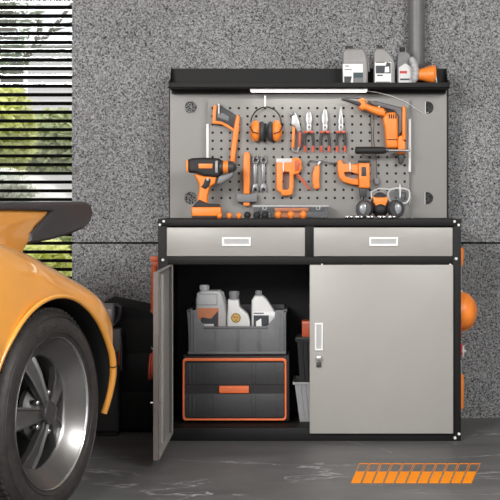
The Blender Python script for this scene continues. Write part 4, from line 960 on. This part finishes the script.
for u in us:
    vs, zc, zd = spl(VS, u), spl(ZC, u), spl(ZD, u)
    zl = .17 + max(0, min(1, (u - .2) / .16)) * .125 + max(0, u - .7) * .3
    H = zc - zl
    tk = .10 * max(0, min(1, (u - .38) / .08))
    half = [(-.20, zl), (vs - .06 - tk, zl), (vs - .012 - tk, zl + .04), (vs - tk * .85, zl + .22 * H), (vs + .002 - tk * .35, zl + .42 * H), (vs - .004, zl + .6 * H), (vs - .022, zl + .75 * H), (vs - .052, zl + .88 * H), (vs - .095, zc - .022), (vs - .15, zc - .002), (vs - .21, zc - .002)]
    dv = vs - .21
    half += [(dv + (-.48 - dv) * .35, zc - .012 + (zd - zc) * .10), (-.48 if dv > -.45 else dv - .06, zc + (zd - zc) * .55), (-.68, zd - .02 * (1 if zd > zc else 0)), (-.87, zd)]
    half[0] = (min(-.20, vs - .1), zl)
    full = half + [(-2 * HW - v, z) for v, z in half[-2::-1]]
    rings.append([bm.verts.new((u, -v, z)) for v, z in full])
n = len(rings[0])
for A, Q in zip(rings, rings[1:]):
    for k in range(n): bm.faces.new((A[k], A[(k + 1) % n], Q[(k + 1) % n], Q[k]))
bm.faces.new(rings[0][::-1]); bm.faces.new(rings[-1])
bmesh.ops.recalc_face_normals(bm, faces=bm.faces[:])
body = b.build('body', 'paint', car, 0, local=True, fixn=False)
md = body.modifiers.new('s', 'SUBSURF'); md.levels = md.render_levels = 2
bpy.context.view_layer.update()
me = bpy.data.meshes.new_from_object(body.evaluated_get(bpy.context.evaluated_depsgraph_get())); body.modifiers.clear(); body.data = me
AR, AZ = .352, .321
b = B(); b.cyl((0, -.3, AZ), (0, .30, AZ), AR, seg=96); b.box(-AR, AR, -.3, .3, -.1, AZ)
for q in b.bm.verts:
    if q.co.x > 0: q.co.x *= 1.045
cut = b.build('cutter', 'pitch', None, 0); me_c = cut.data
# cutter in world: place with the car transform
loc = cut.location.copy(); cut.parent = car; cut.location = loc
bpy.context.view_layer.update()
# union of the two cutter shells is handled by two passes
boolean_ok = True
md = body.modifiers.new('b', 'BOOLEAN'); md.object = cut; md.operation = 'DIFFERENCE'; md.solver = 'EXACT'; md.use_self = True
bpy.context.view_layer.update()
me = bpy.data.meshes.new_from_object(body.evaluated_get(bpy.context.evaluated_depsgraph_get())); body.modifiers.clear(); body.data = me
bpy.data.objects.remove(cut)
me.materials.clear(); me.materials.append(M['paint']); me.shade_smooth(); me.set_sharp_from_angle(angle=.7)
# wheel well liner
b = B(); prev = None
for k in range(33):
    a = -.25 + (PI + .5) * k / 32
    pr = [b.bm.verts.new((AR * .995 * math.cos(a), y, AZ + AR * .995 * math.sin(a))) for y in (-(spl(VS, AR * 1.042 * math.cos(a) if math.cos(a) > 0 else AR * math.cos(a)) - .006 - (.10 * (.5 - a) ** 2 if a < .5 else 0)), .305)]
    if prev: b.bm.faces.new((prev[0], pr[0], pr[1], prev[1]))
    prev = pr
bk = [b.bm.verts.new((AR * .995 * math.cos(-.25 + (PI + .5) * k / 32), .305, AZ + AR * .995 * math.sin(-.25 + (PI + .5) * k / 32))) for k in range(33)]
b.bm.faces.new(bk)
for q in b.bm.verts:
    if q.co.x > 0: q.co.x *= 1.042
b.build('wheel_well', 'pitch', car, 40, local=True)
# arch lip
b = B(); pts = []; rs = []
for k in range(49):
    a = math.radians(-9) + math.radians(203) * k / 48
    q_ = max(0, min(1, (1.1 - a) / .7)); uu = (.357 + .012 * q_) * math.cos(a) * (1 + .02 * q_); zz = AZ + .356 * math.sin(a)
    vv = spl(VS, uu) - .003 + .004 * q_
    if a < .5: vv -= (.5 - a) ** 2 * .10
    pts.append((uu, -vv, zz)); rs.append(.0072 + .0048 * q_)
b.tube(pts, rs, 12); al = b.build('arch_lip', 'paint', car, 60, local=True)
b = B(); b.tube([Vector(pts[6]), Vector(pts[6]).lerp(Vector(pts[7]), .22)], .0122, 12); b.build('lip_seam', 'pitch', al, local=True)
# side vent ahead of the wheel
b = B(); b.prism([(-.42, .50), (-.345, .535), (-.345, .585), (-.41, .57)], -.012, .03, .004); b.build('side_scoop', 'tailrub', car, local=True)
# tail spoiler
def tail(pts, y0, y1, bev, nm, m, par, seg=4):
    b = B(); b.prism(pts, y0, y1, bev, seg); o = b.build(nm, m, par, 40, local=True); return o
T0, T1 = .25, 2 * HW - .25
sup = [(-.35, .90), (-.35, .945), (.0, .945), (.25, .94), (.49, .936), (.43, .900), (.37, .872), (.345, .848), (.335, .825), (.30, .80), (.285, .745), (.1, .78), (-.1, .84)]
ts = tail(sup, T0 + .01, T1 - .01, .02, 'tail_spoiler', 'paint', car)
rub = [(-.40, .938), (-.40, .962), (.1, .965), (.5, .966), (.735, .966), (.772, .956), (.784, .925), (.77, .894), (.715, .868), (.61, .850), (.47, .834), (.34, .826), (.322, .832), (.33, .86), (.405, .893), (.475, .932), (.3, .936), (0, .938)]
tail(rub, T0, T1, .012, 'rubber_edge', 'tailrub', ts)
b = B()
for k in range(9): b.box(-.25 + k * .05, -.22 + k * .05, .55, 2 * HW - .55, .963, .969, .001)
b.build('engine_grille', 'rubber', ts, local=True)
# wheel
WZ = .321
tp = [(.232, -.002), (.238, -.008), (.255, -.014), (.28, -.014), (.300, -.006), (.313, .010), (.3145, .03), (.3145, .06), (.3145, .17), (.312, .20), (.30, .222), (.27, .23), (.232, .215), (.225, .11)]
b = B(); b.lathe(tp, (0, 0, WZ), (0, 1, 0), 96, True)
for r_, h_ in ((.246, -.013), (.294, -.010)):
    b.lathe([(r_ - .0015, h_), (r_, h_ - .002), (r_ + .0015, h_)], (0, 0, WZ), (0, 1, 0), 96, True)
nb = 84
for row, (ya, yb_) in enumerate(((.012, .055), (.06, .095), (.10, .135), (.14, .185))):
    for k in range(nb):
        a = 2 * PI * (k + .5 * (row % 2)) / nb
        rt = Matrix.Rotation(-a, 4, 'Y') @ Matrix.Rotation(.25 * (1 if row < 2 else -1), 4, 'X')
        r_ = .318 if row else .3165
        c = Vector((r_ * math.cos(a), (ya + yb_) / 2, WZ + r_ * math.sin(a)))
        w = .0078
        b.box(c.x - .004, c.x + .004, c.y - (yb_ - ya) / 2, c.y + (yb_ - ya) / 2, c.z - w, c.z + w, 0, rt)
tyre = b.build('tyre', 'tyre', car, 40, local=True)
# raised lettering on the sidewall
def text_arc(txt, r_, a_mid, size):
    step = size * .95 / r_
    for i, ch in enumerate(txt):
        if ch == ' ': continue
        cu = bpy.data.curves.new('letter', 'FONT'); cu.body = ch; cu.size = size; cu.extrude = .0008; cu.align_x = 'CENTER'
        o = bpy.data.objects.new('letter', cu); C.objects.link(o); bpy.context.view_layer.update()
        me = bpy.data.meshes.new_from_object(o.evaluated_get(bpy.context.evaluated_depsgraph_get())); bpy.data.objects.remove(o)
        a = a_mid - (i - (len(txt) - 1) / 2) * step
        mt = Matrix.Translation((r_ * math.cos(a), -.0150, WZ + r_ * math.sin(a))) @ Matrix.Rotation(-(a - PI / 2), 4, 'Y') @ Matrix.Rotation(PI / 2, 4, 'X')
        me.transform(mt); me.materials.append(M['tyretext'])
        q = bpy.data.objects.new('raised_letter', me); C.objects.link(q); q.parent = tyre
M['tyretext'] = mat('tyre_lettering', (66, 62, 60), 0.55)
text_arc('RADIAL', .259, math.radians(100), .027)
wh = None
rp = [(.229, .004), (.227, -.002), (.223, .002), (.215, .010), (.203, .022), (.191, .033), (.181, .041), (.175, .046), (.170, .053), (.170, .20), (.176, .20), (.2, .06)]
b = B(); b.lathe(rp, (0, 0, WZ), (0, 1, 0), 96, True); rim = b.build('wheel_rim', 'rim', car, 50, local=True)
b = B(); b.lathe([(.2275, .002), (.2285, -.0065), (.2315, -.0085), (.2335, -.005), (.2335, .004)], (0, 0, WZ), (0, 1, 0), 96, True); b.build('rim_lip', 'chrome', rim, 50, local=True)
b = B(); b.cyl((0, .10, WZ), (0, .115, WZ), .169, seg=48); b.build('brake_disc', 'pitch', rim, local=True)
def polar(r_, a, y): return Vector((r_ * math.cos(a), y, WZ + r_ * math.sin(a)))
for s_i in range(5):
    am = math.radians(180 + 72 * s_i)
    b = B()
    secs = [(.030, 0, .010), (.055, 1, .012), (.085, 2, .020), (.118, 3, .027), (.148, 4, .038), (.173, 5, .049)]
    rows_ = []
    for r_, w, y in secs:
        hw = (.017, .021, .026, .032, .037, .041)[w]
        t_ = Vector((-math.sin(am), 0, math.cos(am))); c = polar(r_, am, 0)
        rows_.append([c + t_ * hw * f + Vector((0, y + dy, 0)) for f, dy in ((-1, .022), (-1, .002), (-.82, 0), (-.62, .007), (0, .009), (.62, .007), (.82, 0), (1, .002), (1, .022))])
    V = [[b.bm.verts.new(p) for p in row] for row in rows_]
    for A, Q in zip(V, V[1:]):
        for k in range(8): b.bm.faces.new((A[k], A[k + 1], Q[k + 1], Q[k]))
        b.bm.faces.new((A[8], A[0], Q[0], Q[8]))
    b.bm.faces.new(V[0]); b.bm.faces.new(V[-1][::-1])
    b.build('spoke', 'spoke', rim, 30, local=True)
    an = am + math.radians(36)
    b = B(); c = polar(.062, an, 0); b.cyl((c.x, .055, c.z), (c.x, .022, c.z), .0095, .0085, 6, .001); b.ball((c.x, .022, c.z), .0092, (1, .8, 1), 14, 8); b.build('lug_nut', 'chrome', rim, local=True)
b = B(); b.lathe([(.085, .07), (.085, .055), (.06, .040), (.045, .028), (.03, .026)], (0, 0, WZ), (0, 1, 0), 40); b.build('hub_flange', 'spoke', rim, local=True)
b = B(); b.lathe([(.034, .03), (.0355, .010), (.0355, .004), (.034, .001), (.030, .0005), (.029, .0015), (.0005, .0008)], (0, 0, WZ), (0, 1, 0), 40); b.build('hub_cap', 'hub', rim, local=True)
b = B(); b.cyl((0, .12, WZ), (0, 1.6, WZ), .03, seg=16); b.build('axle', 'pitch', car, local=True)
# far rear wheel carries the other side
b = B(); b.lathe([(r_, 2 * HW - .02 - y) for r_, y in tp], (0, 0, WZ), (0, 1, 0), 64, True); b.build('tyre', 'tyre', car, 40, local=True)

# ------------------------------------------------------------------ light
def area(name, loc, target, sx, sy, energy, col=(1, 1, 1)):
    l = bpy.data.lights.new(name, 'AREA'); l.shape = 'RECTANGLE'; l.size = sx; l.size_y = sy; l.energy = energy; l.color = col
    o = bpy.data.objects.new(name, l); C.objects.link(o); o.location = loc
    o.rotation_euler = (Vector(target) - Vector(loc)).to_track_quat('-Z', 'Y').to_euler(); return o
area('key_light', (-2.0, -4.4, 2.5), (.0, .3, .9), 1.8, 1.2, 225, (1, .995, .985))  # unseen soft light added at front left to brighten bench and wall
area('fill_light', (1.7, -3.4, 2.5), (-.6, -.4, .4), 1.4, 1.0, 105, (1, 1, .99))  # unseen light added at right for the open door and car flank
area('shelf_led_light', ((lx0 + lx1) / 2, .345, SZ - .020), ((lx0 + lx1) / 2, .40, 1.1),   .48, .02, .15, (1, .99, .96))
sl_ = bpy.data.lights.new('sun', 'SUN'); sl_.energy = 3.0; sl_.angle = .02; so = bpy.data.objects.new('sun', sl_); C.objects.link(so)
so.rotation_euler = Vector((-.4, -.5, -1)).to_track_quat('-Z', 'Y').to_euler()
w = bpy.data.worlds.new('sky'); bpy.context.scene.world = w; w.use_nodes = True
nt = w.node_tree; bg_ = nt.nodes['Background']
tc = nt.nodes.new('ShaderNodeTexCoord'); sx_ = nt.nodes.new('ShaderNodeSeparateXYZ'); rp_ = nt.nodes.new('ShaderNodeValToRGB')
e = rp_.color_ramp.elements; e[0].position = .45; e[0].color = (.55, .55, .55, 1); e[1].position = .62; e[1].color = (.98, .97, 1, 1)
mp_ = nt.nodes.new('ShaderNodeMath'); mp_.operation = 'MULTIPLY_ADD'; mp_.inputs[1].default_value = .5; mp_.inputs[2].default_value = .5
nt.links.new(tc.outputs['Generated'], sx_.inputs[0]); nt.links.new(sx_.outputs['Z'], mp_.inputs[0]); nt.links.new(mp_.outputs[0], rp_.inputs[0]); nt.links.new(rp_.outputs[0], bg_.inputs['Color'])
bg_.inputs['Strength'].default_value = 1.5

# ------------------------------------------------------------------ camera
cd = bpy.data.cameras.new('camera'); cam = bpy.data.objects.new('camera', cd); C.objects.link(cam)
cam.location = (0, -CAMD, CAMH); cam.rotation_euler = (PI / 2, 0, 0)
cd.sensor_width = 36; cd.lens = 36 * F / 500; cd.shift_x = (250 - CX) / 500; cd.shift_y = (HY - 250) / 500
cd.clip_start = .05; cd.clip_end = 100
sc = bpy.context.scene; sc.camera = cam
sc.view_settings.view_transform = 'Standard'; sc.view_settings.look = 'None'; sc.view_settings.gamma = 1; sc.view_settings.exposure = 0.0
